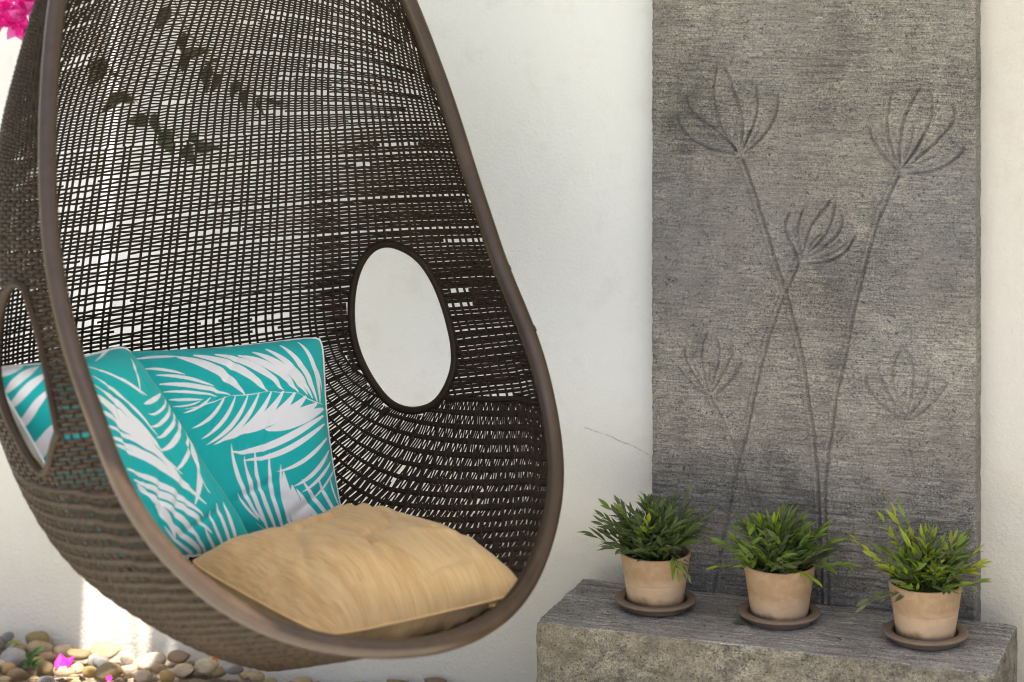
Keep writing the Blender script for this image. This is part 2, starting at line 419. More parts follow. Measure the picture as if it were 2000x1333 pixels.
# ------------------------------------------------------------------ carved stone panel
STROKES =  [([(0.3554, 1.2796),
(0.3015, 1.2858),
(0.2533, 1.3031),
(0.223, 1.3331),
(0.2169, 1.3504)], 1.0),
([(0.3554, 1.2843),
(0.3055, 1.3325),
(0.2573, 1.3578),
(0.2392, 1.3805),
(0.238, 1.4039)], 1.0),
([(0.3494, 1.2879),
(0.3175, 1.3253),
(0.2995, 1.3789),
(0.2955, 1.4215),
(0.3035, 1.4645)], 1.0),
([(0.3574, 1.2882),
(0.3633, 1.3426),
(0.3554, 1.3849),
(0.3335, 1.4383),
(0.3215, 1.4651)], 1.0),
([(0.3594, 1.2844),
(0.3891, 1.3514),
(0.3951, 1.3903),
(0.3911, 1.4287)], 1.0),
([(0.3614, 1.2806),
(0.405, 1.3173),
(0.4326, 1.3609),
(0.4397, 1.3919),
(0.4385, 1.4111)], 1.0),
([(0.3514, 1.286),
(0.3255, 1.3256),
(0.2935, 1.3437)], 0.6),
([(0.3554, 1.2881),
(0.3415, 1.3418),
(0.3335, 1.3647)], 0.6),
([(0.3633, 1.2885),
(0.3772, 1.3277),
(0.3891, 1.3437)], 0.6),
([(0.3653, 1.2847),
(0.3891, 1.3205),
(0.4002, 1.3519)], 0.6),
([(0.3494, 1.2879),
(0.3255, 1.3023),
(0.2855, 1.3239)], 0.6),
([(0.6998, 1.2616),
(0.6616, 1.2978),
(0.6405, 1.3311),
(0.6386, 1.3481)], 1.0),
([(0.7017, 1.2617),
(0.6788, 1.3213),
(0.6731, 1.3779),
(0.6826, 1.4162)], 1.0),
([(0.7036, 1.2656),
(0.6998, 1.326),
(0.715, 1.3871),
(0.7453, 1.4374)], 1.0),
([(0.7074, 1.2657),
(0.7453, 1.3203),
(0.7699, 1.3779),
(0.7717, 1.4082),
(0.7642, 1.4343)], 1.0),
([(0.7112, 1.264),
(0.7755, 1.3216),
(0.8131, 1.3646),
(0.8187, 1.3911),
(0.8131, 1.4059)], 1.0),
([(0.7112, 1.2565),
(0.768, 1.261),
(0.8131, 1.2857),
(0.8356, 1.3092),
(0.8375, 1.3187)], 1.0),
([(0.7055, 1.2694),
(0.696, 1.3182),
(0.6922, 1.337)], 0.6),
([(0.7074, 1.2695),
(0.7226, 1.3194),
(0.7302, 1.3575)], 0.6),
([(0.7093, 1.2696),
(0.7377, 1.3049),
(0.7529, 1.3433)], 0.6),
([(0.7112, 1.2621),
(0.7453, 1.2826),
(0.7755, 1.2953)], 0.6),
([(0.6998, 1.2654),
(0.6769, 1.2984),
(0.6654, 1.3245)], 0.6),
([(0.4875, 1.063),
(0.4601, 1.1075),
(0.4523, 1.134),
(0.464, 1.1577)], 1.1),
([(0.4915, 1.0651),
(0.4836, 1.1127),
(0.4836, 1.1396),
(0.4934, 1.1669)], 1.1),
([(0.4934, 1.0672),
(0.5032, 1.1214),
(0.5266, 1.1572),
(0.5518, 1.1872)], 1.1),
([(0.4954, 1.0673),
(0.5382, 1.1081),
(0.5615, 1.159),
(0.5635, 1.1859)], 1.1),
([(0.4973, 1.0655),
(0.5615, 1.1055),
(0.5809, 1.141),
(0.577, 1.1598)], 1.1),
([(0.4993, 1.056),
(0.5538, 1.0592),
(0.5925, 1.0882),
(0.6059, 1.1176)], 1.1),
([(0.4934, 1.0691),
(0.4915, 1.1093),
(0.4934, 1.1286)], 0.66),
([(0.4973, 1.0693),
(0.5149, 1.1029),
(0.5343, 1.1193)], 0.66),
([(0.4993, 1.0637),
(0.546, 1.0894),
(0.5731, 1.1062)], 0.66),
([(0.4993, 1.0618),
(0.5499, 1.0743),
(0.5847, 1.0992)], 0.66),
([(0.2835, 0.7535),
(0.2412, 0.7795),
(0.2149, 0.8127)], 0.8),
([(0.2835, 0.7555),
(0.2472, 0.8033),
(0.2311, 0.8295),
(0.2331, 0.853)], 0.8),
([(0.2855, 0.7576),
(0.2694, 0.8244),
(0.2714, 0.8635),
(0.2815, 0.8914)], 0.8),
([(0.2875, 0.7577),
(0.3075, 0.8272),
(0.3095, 0.8662),
(0.3015, 0.8812)], 0.8),
([(0.2895, 0.7559),
(0.3215, 0.8127),
(0.3375, 0.8488),
(0.3355, 0.8661)], 0.8),
([(0.2915, 0.7522),
(0.3335, 0.7865),
(0.3574, 0.827)], 0.8),
([(0.2835, 0.7594),
(0.2654, 0.7969),
(0.2533, 0.8155)], 0.48),
([(0.2895, 0.7598),
(0.3095, 0.8002),
(0.3175, 0.8202)], 0.48),
([(0.2863, 0.7596),
(0.2875, 0.8024),
(0.2855, 0.8256)], 0.48),
([(0.7112, 0.7356),
(0.6578, 0.7654),
(0.629, 0.805),
(0.631, 0.8242)], 0.75),
([(0.7131, 0.7376),
(0.6654, 0.8078),
(0.6559, 0.8412)], 0.75),
([(0.7142, 0.7396),
(0.6845, 0.8092),
(0.6883, 0.855),
(0.7036, 0.8826)], 0.75),
([(0.7157, 0.7397),
(0.7302, 0.8127),
(0.7302, 0.8581),
(0.715, 0.8834)], 0.75),
([(0.7169, 0.7379),
(0.7567, 0.7921),
(0.7623, 0.8453)], 0.75),
([(0.7188, 0.7343),
(0.768, 0.7703),
(0.8019, 0.8181)], 0.75),
([(0.7131, 0.7414),
(0.6998, 0.7915),
(0.696, 0.8177)], 0.44999999999999996),
([(0.7157, 0.7416),
(0.7131, 0.7925)], 0.44999999999999996),
([(0.718, 0.7399),
(0.7415, 0.7834),
(0.7491, 0.8066)], 0.44999999999999996),
([(0.3574, 1.2766),
(0.3733, 1.2425),
(0.3931, 1.1816),
(0.4208, 1.0976),
(0.4365, 1.0446),
(0.4562, 0.9958),
(0.468, 0.9504),
(0.4836, 0.8938),
(0.4993, 0.8335),
(0.5071, 0.7574),
(0.5188, 0.7009),
(0.5234, 0.6335),
(0.53, 0.5466),
(0.5345, 0.416),
(0.5367, 0.3234)], 1.2),
([(0.7017, 1.2541),
(0.6807, 1.2114),
(0.6578, 1.1533),
(0.6654, 1.1835),
(0.6463, 1.1217),
(0.6233, 1.0329),
(0.6079, 0.971),
(0.5963, 0.9093),
(0.5809, 0.8281),
(0.5654, 0.7696),
(0.5615, 0.7235),
(0.5522, 0.6578),
(0.5411, 0.5695),
(0.5467, 0.439),
(0.55, 0.3193)], 1.1),
([(0.4856, 1.0552),
(0.4719, 1.0237),
(0.4523, 0.9801),
(0.4326, 0.9288),
(0.4168, 0.8815),
(0.401, 0.8186),
(0.3852, 0.7479),
(0.3693, 0.6693),
(0.3503, 0.6075),
(0.3333, 0.5064),
(0.3105, 0.3935),
(0.2967, 0.3256)], 1.1),
([(0.2895, 0.7482),
(0.3095, 0.7187),
(0.3415, 0.6542),
(0.3617, 0.5974),
(0.3821, 0.522)], 0.7),
([(0.7169, 0.7304),
(0.7226, 0.6862),
(0.7317, 0.6083)], 0.4)]
PX0, PX1, PYF = .1583, .862, -.057
nx, nz = 330, 640
X, Z = np.meshgrid(np.linspace(PX0, PX1, nx), np.linspace(.26, 1.74, nz), indexing='ij')
h = np.zeros_like(X)
for pts, wgt in STROKES:
    C = chaikin(np.array(pts), 3)
    C = np.stack([C[:, 0] + .0012 * vnoise(C[:, 1] * 60, C[:, 0] * 60, 5), C[:, 1]], 1)
    x0, x1 = C[:, 0].min() - .03, C[:, 0].max() + .03; z0, z1 = C[:, 1].min() - .03, C[:, 1].max() + .03
    i0, i1 = np.searchsorted(X[:, 0], [x0, x1]); j0, j1 = np.searchsorted(Z[0], [z0, z1])
    xs, zs = X[i0:i1, j0:j1], Z[i0:i1, j0:j1]
    best = np.full(xs.shape, 9.0); side = np.zeros(xs.shape)
    for a, b in zip(C[:-1], C[1:]):
        d = b - a; L = d @ d + 1e-12
        tt = np.clip(((xs - a[0]) * d[0] + (zs - a[1]) * d[1]) / L, 0, 1)
        dd = np.hypot(xs - a[0] - tt * d[0], zs - a[1] - tt * d[1])
        s_ = np.sign((xs - a[0]) * d[1] - (zs - a[1]) * d[0])
        side = np.where(dd < best, s_, side); best = np.minimum(best, dd)
    g = -.0058 * wgt * np.exp(-(best / .0021) ** 2) + .0046 * wgt * np.exp(-((best - .0062) / .0040) ** 2) * np.where(side > 0, 1, .5)
    h[i0:i1, j0:j1] += g
h = np.clip(h, -.0085, .0070)
h += .0034 * vnoise(X * 7, Z * 150, 11) + .0030 * vnoise(X * 20, Z * 230, 12) + .0018 * vnoise(X * 260, Z * 260, 13) + .004 * vnoise(X * 3, Z * 3, 14)
h -= .009 * np.exp(-(((X - .6216) / .004) ** 2 + ((Z - 1.2046) / .0028) ** 2) ** 2)
e = np.minimum(np.minimum(X - PX0, PX1 - X) / .004, 1)
h -= .004 * (1 - e) ** 2
Xj = X.copy()
wob = .0022 * vnoise(Z[0] * 45, Z[0] * 0 + 3.3, 15) + .001 * vnoise(Z[0] * 220, Z[0] * 0 + 7.3, 16)
Xj[0] += wob; Xj[1] += wob * .6; Xj[-1] += np.roll(wob, 77); Xj[-2] += np.roll(wob, 77) * .6
F = np.stack([Xj, PYF - h, Z], -1)
V = [F.reshape(-1, 3)]; Q = [grid_quads(nx, nz)]
off = nx * nz
for col in (0, nx - 1):
    s0 = F[col]; s1 = s0.copy(); s1[:, 1] = -.004 - .003 * (vnoise(s0[:, 2] * 30, s0[:, 2] * 0 + 1, 17) + .5); s1[:, 0] += (.0025 if col else 0)
    V += [s0, s1]; i = np.arange(nz - 1) + off
    Q.append(np.stack([i, i + 1, i + nz + 1, i + nz], -1)); off += 2 * nz
v, q = box(PX0 + .002, PX1 - .002, PYF + .002, -.004, 1.735, 1.95); V.append(v); Q.append(q + off); off += 8
v, q = box(PX0 + .002, PX1 - .002, PYF + .002, -.004, .0, .27); V.append(v); Q.append(q + off); off += 8
me = mesh_np('carved_slab', np.concatenate(V), np.concatenate(Q))
tag(obj('carved_slab', me, M['panel']), 'tall grey stone slab carved with long stemmed lotus flowers on the wall', 'relief panel', kind='thing')

# ------------------------------------------------------------------ stone bench
def rounded_block(x0, x1, y0, y1, z0, z1, r, step, amp, seed):
    mn = np.array([x0, y0, z0]); mx = np.array([x1, y1, z1]); V, Q, Mi, off = [], [], [], 0
    def face(ax, hi, m):
        nonlocal off
        a, b = [k for k in range(3) if k != ax]
        def axis(k):
            L = mx[k] - mn[k]; c = np.linspace(0, r, 4)[:-1]
            return np.r_[mn[k] + c, np.linspace(mn[k] + r, mx[k] - r, max(2, int(L / step))), (mx[k] - c)[::-1]]
        A, B = np.meshgrid(axis(a), axis(b), indexing='ij')
        Pn = np.zeros(A.shape + (3,)); Pn[..., a] = A; Pn[..., b] = B; Pn[..., ax] = mx[ax] if hi else mn[ax]
        inner = np.clip(Pn, mn + r, mx - r); d = Pn - inner; L = np.linalg.norm(d, axis=-1, keepdims=True)
        n = d / L; Pn = inner + n * r
        s = Pn[..., 0] * 1.7 + Pn[..., 1] * 2.3; u = Pn[..., 2] * 1.9 + Pn[..., 1] * .7
        Pn = Pn + n * (amp * (vnoise(s * 14, u * 14, seed) + .6 * vnoise(s * 45, u * 45, seed + 1) + .35 * vnoise(s * 130, u * 130, seed + 2)))[..., None]
        k = grid_quads(*A.shape)
        fl = (hi and ax == 1) or (not hi and ax != 1)
        if fl: k = k[:, ::-1]
        V.append(Pn.reshape(-1, 3)); Q.append(k + off); Mi.append(np.full(len(k), m)); off += A.size
    for ax in range(3):
        for hi in (0, 1):
            face(ax, hi, 0 if (ax == 2 and hi) else 1)
    return np.concatenate(V), np.concatenate(Q), np.concatenate(Mi)
V, Q, Mi = rounded_block(0, .949, -.378, -.0605, -.02, .33, .007, .005, .0034, 30)
top = V[:, 2] > .322      # wood-like grain pressed into the top, and one chipped hollow at its left end
V[top, 2] += .0016 * vnoise(V[top, 0] * 10, V[top, 1] * 190, 33) - .006 * np.exp(-(((V[top, 0] - .045) / .024) ** 2 + ((V[top, 1] + .215) / .014) ** 2) ** 2)
me = mesh_np('stone_bench', V, Q); 
bench = obj('stone_bench', me, [M['bench_top'], M['bench_side']])
me.polygons.foreach_set('material_index', Mi.astype(np.int32))
bm = bmesh.new(); bm.from_mesh(me); bmesh.ops.remove_doubles(bm, verts=bm.verts, dist=.0003); bmesh.ops.recalc_face_normals(bm, faces=bm.faces); bm.to_mesh(me); bm.free()
tag(bench, 'low weathered grey stone block bench in front of the carved panel', 'bench')

# ------------------------------------------------------------------ the hanging egg chair
CO = np.array([0.000611, -1.077308, 0.]); EX = np.array([0.475239, 0.879857, 0.]); EY = np.array([-0.879857, 0.475239, 0.]); EZ = np.array([0, 0, 1.])
ZB = 0.5363
TH_ = np.array([0.5363,0.5392,0.5592,0.5792,0.5992,0.6192,0.6392,0.6592,0.6792,0.7192,0.7592,0.7992,0.8392,0.8792,0.9192,0.9592,0.9992,1.0392,1.0792,1.1192,1.1592,1.1992,1.2392,1.2792,1.3192,1.3592,1.3992,1.4392,1.4792,1.5192,1.5592,1.5992,1.6392,1.6792,1.7192,1.7592,2.1874])
TW = np.array([0.0000,0.0051,0.0399,0.0704,0.0957,0.1175,0.1372,0.1553,0.1717,0.1993,0.2211,0.2378,0.2498,0.2569,0.2609,0.2637,0.2653,0.2652,0.2643,0.2632,0.2616,0.2588,0.2550,0.2503,0.2449,0.2387,0.2319,0.2243,0.2160,0.2071,0.1977,0.1879,0.1773,0.1658,0.1530,0.1396,0.0004])
TY = np.array([-0.1128,-0.1070,-0.0676,-0.0348,-0.0097,0.0106,0.0287,0.0453,0.0606,0.0898,0.1195,0.1478,0.1728,0.1954,0.2183,0.2439,0.2720,0.2999,0.3252,0.3467,0.3658,0.3834,0.3997,0.4143,0.4274,0.4396,0.4515,0.4636,0.4756,0.4873,0.4988,0.5103,0.5219,0.5334,0.5442,0.5541,0.5841])
HT = 2.1834
_h = np.linspace(ZB, HT + .004, 900); _q = (_h - ZB) / 1.3
def _sm(a, n):
    g = np.exp(-.5 * (np.arange(-3 * n, 3 * n + 1) / n) ** 2); g /= g.sum()
    return np.convolve(np.r_[2 * a[0] - a[3 * n:0:-1], a, 2 * a[-1] - a[-2:-3 * n - 2:-1]], g, 'valid')
T_YB = _sm(np.interp(_q, [0, .06, .15, .35, .7, .9, 1.25], [.404, .504, .724, .965, .844, .69, .60]), 18)
T_M = _sm(np.interp(_q, [0, .1, .3, .7, 1.1], [1.06, 1.035, 1.04, 1.025, 1.03]), 35)
T_DIP = .357 * np.interp(_q, [0, .5, 1], [1, .35, 0])

def shell(hh, t):
    hh = np.asarray(hh, float); t = np.asarray(t, float)
    w_ = np.sqrt(np.interp(hh, TH_, TW)); Yr = np.interp(hh, TH_, TY)
    Yb = np.interp(hh, _h, T_YB); A = w_ * np.interp(hh, _h, T_M); Yc = Yr + (Yb - Yr) * .151
    a = np.abs(t); tf, n = .62, 2.26
    ph = np.clip(a / tf, 0, 1) * np.pi / 2
    xb = A * np.sin(ph) ** (2 / n); yb = Yc + (Yb - Yc) * np.cos(ph) ** (2 / n)
    g = np.clip((a - tf) / (1 - tf), 0, 1)
    x = np.where(a <= tf, xb, A - (A - w_) * g ** 2); y = np.where(a <= tf, yb, Yc - (Yc - Yr) * g)
    z = hh - np.interp(hh, _h, T_DIP) * (y - Yr)
    return CO + (np.sign(t) * x)[..., None] * EX + y[..., None] * EY + z[..., None] * EZ

def shell_n(hh, t):
    """outward normal"""
    e = .004
    h0 = np.clip(hh - e, ZB + .0004, HT); h1 = np.clip(hh + e, ZB + .0004, HT)
    t0 = np.clip(t - e, -1, 1); t1 = np.clip(t + e, -1, 1)
    n = np.cross(shell(hh, t1) - shell(hh, t0), shell(h1, t) - shell(h0, t))
    n /= np.linalg.norm(n, axis=-1, keepdims=True) + 1e-12
    cen = CO + .45 * EY + 1.0 * EZ
    p = shell(hh, t) - cen
    s = np.sign((n * p).sum(-1)); s[s == 0] = 1
    return n * s[..., None]

WIN = {1: np.array([(1.137,.448),(1.128,.416),(1.096,.392),(1.055,.38),(1.016,.376),(.972,.372),(.933,.372),(.897,.38),(.865,.392),(.848,.42),(.846,.448),(.853,.476),(.88,.504),(.914,.528),(.955,.54),(.999,.544),(1.045,.54),(1.089,.524),(1.115,.5),(1.13,.472)]),
       -1: np.array([(1.176,.604),(1.147,.644),(1.106,.708),(1.05,.736),(.987,.680),(.931,.615),(.889,.586),(.868,.558),(.884,.540),(.925,.524),(.97,.512),(1.013,.508),(1.074,.52),(1.13,.552),(1.162,.58)])}
def win_loop(W_, n=260):
    P = np.concatenate([W_[-4:], W_, W_[:5]])
    for _ in range(3):
        P = np.stack([P[:-1] * .75 + P[1:] * .25, P[:-1] * .25 + P[1:] * .75], 1).reshape(-1, 2)
    c = W_.mean(0); an = np.arctan2((P[:, 0] - c[0]) / .15, (P[:, 1] - c[1]) / .09)
    o = np.argsort(an); an, P = an[o], P[o]
    r = np.hypot((P[:, 0] - c[0]) / .15, (P[:, 1] - c[1]) / .09)
    q_ = np.linspace(-np.pi, np.pi, n, endpoint=False)
    rr = np.interp(q_, an, r, period=2 * np.pi)
    k = np.exp(-.5 * (np.arange(-12, 13) / 4) ** 2); k /= k.sum()
    rr = np.convolve(np.r_[rr[-12:], rr, rr[:12]], k, 'valid')
    return q_, rr, c
WL = {k: win_loop(v) for k, v in WIN.items()}
def in_window(hh, t, grow=1.0):
    hh, t = np.broadcast_arrays(np.asarray(hh, float), np.asarray(t, float))
    out = np.zeros(hh.shape, bool)
    for sg, (WQ, WR, WC) in WL.items():
        a = np.abs(t); an = np.arctan2((hh - WC[0]) / .15, (a - WC[1]) / .09)
        out |= (t * sg > 0) & (np.hypot((hh - WC[0]) / .15, (a - WC[1]) / .09) < np.interp(an, WQ, WR, period=2 * np.pi) * grow)
    return out

HC, A0, B0 = .985, .655, .152           # where the stakes leave the back and turn forward along the bowl
BP = 3.0
def in_bowl(hh, t):
    a = 1 - np.abs(t)
    return (hh < HC) & ((a / A0) ** BP + (np.clip(HC - hh, 0, 9) / B0) ** BP > 1)

def bowl(kap, s):
    """kap 0 beside the window .. 1 the middle of the seat; s 0 at the back .. 1 at the rim -> (h, |t|)"""
    kap, s = np.broadcast_arrays(np.asarray(kap, float), np.asarray(s, float))
    a_k = A0 + (1 - A0) * kap; b_k = B0 + (HC - ZB - .0008 - B0) * (1 - (1 - kap) ** 2)
    p = BP + 2.5 * kap
    c_, s_ = np.clip(np.cos(s * np.pi / 2), 0, 1), np.clip(np.sin(s * np.pi / 2), 0, 1)
    ea, eb = a_k * c_ ** (2 / p), b_k * s_ ** (2 / p)
    sa = np.where(s < .5, a_k, a_k * (2 - 2 * s)); sb = np.where(s < .5, b_k * 2 * s, b_k)
    # even spacing of s along the superellipse: blend towards the square path as kap grows
    f = kap ** 2 * .999
    a = ea * (1 - f) + sa * f; b = eb * (1 - f) + sb * f
    return HC - b, 1 - a

chair = empty('hanging_egg_chair', tuple(CO + .45 * EY + EZ * .40), 'brown woven wicker egg chair hanging in front of the white wall', 'hanging chair')
chair_loc = np.array(chair.location)
def cpart(name, V, Q, m):
    return obj(name, mesh_np(name, np.asarray(V) - chair_loc, Q), m, chair)

# -- stakes and weavers
NBACK = 24
tb = np.linspace(0, 1 - A0, NBACK + 1)                       # back stakes, run on into the bowl
tq_ = np.linspace(1 - A0, 1, 400); Lq = np.zeros(400)
for hz in (.95, 1.15, 1.35):
    Pz = shell(np.full(400, hz), tq_); Lq += np.r_[0, np.cumsum(np.linalg.norm(np.diff(Pz, axis=0), axis=1))] / 3
tside = np.interp(np.linspace(0, Lq[-1], int(Lq[-1] / .0195) + 1), Lq, tq_)[1:]
tpos = np.concatenate([tb, tside]); tall = np.concatenate([-tpos[:0:-1], tpos])
tall_j = tall + .0016 * rng.normal(size=len(tall)) * (np.abs(tall) > 0)
runs = []
def clip_runs(mask):
    """index ranges where mask is True"""
    m = np.r_[False, mask, False].astype(int); d = np.diff(m)
    return list(zip(np.where(d == 1)[0], np.where(d == -1)[0]))
HC2 = 1.365                              # above this the stakes turn forward over the crown to the rim
hs = np.arange(.70, HC2 + .006, .007)
for tj in tall_j:
    wig = .0012 * vnoise(hs * 6, hs * 0 + tj * 90, 40)
    tt = np.full_like(hs, tj) + wig
    tt = np.clip(tt, -.995, .995)
    ok = ~in_window(hs, tt) & ~in_bowl(hs + .010, tt)
    for i0, i1 in clip_runs(ok):
        if i1 - i0 > 2:
            runs.append(sweep(shell(hs[i0:i1], tt[i0:i1]), shell_n(hs[i0:i1], tt[i0:i1]), .0024, .0031, 6))
ss = np.linspace(0, 1, 170)
for sg in (1, -1):
    for kk in np.linspace(0, 1, NBACK + 1):
        if sg < 0 and kk == 1: continue
        hh, ta = bowl(kk, ss); ta = np.clip(ta, 0, .997)
        ok = ~in_window(hh, sg * ta)
        wd = .0026 + .0052 * np.clip((ss - .25) / .5, 0, 1)
        for i0, i1 in clip_runs(ok):
            if i1 - i0 > 3:
                runs.append(sweep(shell(hh[i0:i1], sg * ta[i0:i1]), shell_n(hh[i0:i1], sg * ta[i0:i1]), .0034, wd[i0:i1], 8))
def crown(kap, s):
    kap, s = np.broadcast_arrays(np.asarray(kap, float), np.asarray(s, float))
    b_k = (HT - .004 - HC2) * (1 - (1 - kap) ** 1.5); p = 2.0 + 3.0 * kap
    c_, s_ = np.clip(np.cos(s * np.pi / 2), 0, 1), np.clip(np.sin(s * np.pi / 2), 0, 1)
    ea, eb = kap * c_ ** (2 / p), b_k * s_ ** (2 / p)
    sa = np.where(s < .5, kap, kap * (2 - 2 * s)); sb = np.where(s < .5, b_k * 2 * s, b_k); f = kap ** 3 * .999
    return HC2 + eb * (1 - f) + sb * f, 1 - (ea * (1 - f) + sa * f)
kc = np.unique(np.clip(1 - tpos, 0, 1))[1:]
sq = .5 - .5 * np.cos(np.pi * np.linspace(0, 1, 1200)); fq = np.linspace(0, 1, 600)
def bitrev(r, bits=8):
    return int(format(r % (1 << bits), '0%db' % bits)[::-1], 2) / (1 << bits)
def stake_len(fn, kz):
    hq, tq = fn(kz, sq); return np.linalg.norm(np.diff(shell(hq, np.clip(tq, 0, 1)), axis=0), axis=1).sum()
def even(fn, kz):
    hq, tq = fn(kz, sq); Pq = shell(hq, np.clip(tq, 0, 1)); d_ = np.r_[0, np.cumsum(np.linalg.norm(np.diff(Pq, axis=0), axis=1))]
    return np.interp(fq, d_ / d_[-1], sq)
for sg in (1, -1):
    for kz in kc:
        if sg < 0 and kz > .9999: continue
        hh, ta = crown(kz, even(crown, kz)[::4]); ta = np.clip(ta, 0, .997)
        runs.append(sweep(shell(hh, sg * ta), shell_n(hh, sg * ta), .0024, .0030, 6))
V, Q = join(runs)
tag(cpart('warp_stakes', V, Q, M['wicker']), kind='stuff')

runs = []
tm = np.empty(len(tall) * 2 - 1); tm[0::2] = tall_j; tm[1::2] = (tall_j[1:] + tall_j[:-1]) / 2
tm = np.clip(tm, -.998, .998)
AMP = .0024
row = 0; hcur = HC - .175
while hcur < HC2:
    base = hcur + .0016 * vnoise(tm * 7 + row * .07, tm * 0 + row * .045, 41) * 2 + .0009 * vnoise(tm * 40, tm * 0 + row * 3.7, 42)
    # courses climb a little towards the sides above the window
    off = np.zeros(len(tm)); off[0::2] = AMP * np.where((np.arange(len(tall)) + row) % 2, 1, -1)
    ok = ~in_window(base, tm) & ~in_bowl(base + .010, tm)
    thick = 1 + .36 * np.clip((np.abs(tm) - .345) / .06, 0, 1) * np.clip((1.40 - base) / .08, 0, 1) + .50 * np.exp(-((np.abs(tm) - .335 + .10 * (base - 1.15)) / .034) ** 2) * np.clip((1.365 - base) / .2, 0, 1) + .26 * np.clip((1.36 - base) / .3, 0, 1)
    # slipped strands leave open slots
    for _ in range(int(rng.random() < .38) + int(rng.random() < .10) * 2):
        c = rng.integers(0, len(tm)); L = int(rng.integers(3, 14)); ok[c:c + L] = False
    for i0, i1 in clip_runs(ok):
        if i1 - i0 > 2:
            N = shell_n(base[i0:i1], tm[i0:i1])
            runs.append(sweep(shell(base[i0:i1], tm[i0:i1]) + N * off[i0:i1, None], N, .0015, .0024 * thick[i0:i1], 5))
    row += 1
    gap = .0069 * (1 + .10 * rng.normal())
    if rng.random() < .045: gap += .0035
    hcur += gap
# crown weavers, fanning out from a point on each side of the rim
kk = np.concatenate([[.02], kc]); kk = np.sort(np.concatenate([kk, (kk[1:] + kk[:-1]) / 2])); kk2 = np.concatenate([kk, kk[-2::-1]]); sgn = np.concatenate([np.ones(len(kk)), -np.ones(len(kk) - 1)])
SI = np.array([even(crown, kz) for kz in kk]); SI = np.concatenate([SI, SI[-2::-1]])
LC = np.array([stake_len(crown, kz) for kz in kk]); nrow = int(LC[-1] / .0068)
for r in range(1, nrow):
    s0 = np.array([np.interp(r / nrow, fq, v_) for v_ in SI])
    kmin = np.interp(bitrev(r) * .98, np.maximum.accumulate(LC) / LC[-1] * 1.02, kk) + .01 * rng.normal()
    hh, ta = crown(kk2, s0); ta = np.clip(ta, 0, .998); t_ = ta * sgn
    par = int(rng.integers(0, 2))
    off = np.zeros(len(kk2)); off[0::2] = AMP * np.where((np.arange(len(off[0::2])) + par) % 2, 1, -1)
    ok = kk2 >= kmin
    if rng.random() < .45:
        c = rng.integers(0, len(kk2)); ok[c:c + int(rng.integers(3, 8))] = False
    for i0, i1 in clip_runs(ok):
        if i1 - i0 > 2:
            N = shell_n(hh[i0:i1], t_[i0:i1])
            runs.append(sweep(shell(hh[i0:i1], t_[i0:i1]) + N * off[i0:i1, None], N, .0015, .0020, 5))
# bowl weavers
kk = np.linspace(0, 1, 2 * NBACK + 1); kk2 = np.concatenate([kk, kk[-2::-1]]); sgn = np.concatenate([np.ones(len(kk)), -np.ones(len(kk) - 1)])
SINV = np.array([even(bowl, kz) for kz in kk]); SINV = np.concatenate([SINV, SINV[-2::-1]])   # even courses along every stake
LB = np.array([stake_len(bowl, kz) for kz in kk]); nrow = int(LB[-1] / .0052)
for r in range(1, nrow):
    s0 = np.array([np.interp(r / nrow, fq, v_) for v_ in SINV])
    kmin = np.interp(bitrev(r), np.maximum.accumulate(LB) / LB[-1], kk) if bitrev(r) > LB[0] / LB[-1] else 0
    hh, ta = bowl(kk2, s0); ta = np.clip(ta, 0, .998)
    t_ = ta * sgn
    par = int(rng.integers(0, 2))
    off = np.zeros(len(kk2)); off[0::2] = .0026 * np.where((np.arange(len(off[0::2])) + par) % 2, 1, -1)
    ok = (kk2 >= kmin) & ~in_window(hh, t_)
    if rng.random() < .16:
        c = rng.integers(0, len(kk2)); ok[c:c + int(rng.integers(2, 4))] = False
    for i0, i1 in clip_runs(ok):
        if i1 - i0 > 2:
            N = shell_n(hh[i0:i1], t_[i0:i1])
            runs.append(sweep(shell(hh[i0:i1], t_[i0:i1]) + N * off[i0:i1, None], N, .0015, .0023, 5))
V, Q = join(runs)
tag(cpart('woven_strands', V, Q, M['wicker']), kind='stuff')

# -- rim, wrapped all round with cane
def wrapped(P, r, N=None, pitch=.0023, closed=False, sides=14, depth=.09):
    P = resample(P, pitch); 
    if closed: P = P[:-1]
    N = transport(P) if N is None else N
    pr = np.where(np.arange(len(P)) % 2, 1.0, 1 - depth) * (1 + .012 * vnoise(np.arange(len(P)) * .05, np.arange(len(P)) * 0., 44))
    return sweep(P, N, r, r, sides, closed, pr)
hr = ZB + (HT - ZB) * np.r_[np.linspace(0, 1, 260)[1:] ** 1.7]
Rr = shell(hr, np.full(len(hr), 1.)); Lr = shell(hr, np.full(len(hr), -1.))
bot = CO + TY[0] * EY + ZB * EZ
rim = np.concatenate([Rr[::-1], [bot], Lr])
rim = np.stack([_sm(resample(rim, .004)[:, k], 6) for k in range(3)], 1)
V, Q = wrapped(rim, .0178)
cpart('rim_frame', V, Q, M['rim'])
for hz in (1.075, .962):                       # cane bindings over the joints of the tube
    hb = np.linspace(hz - .004, hz + .004, 7); P = shell(hb, np.full(7, 1.))
    V, Q = sweep(P, transport(P), .0187, .0187, 16)
    cpart('joint_binding', V, Q, M['rim'])
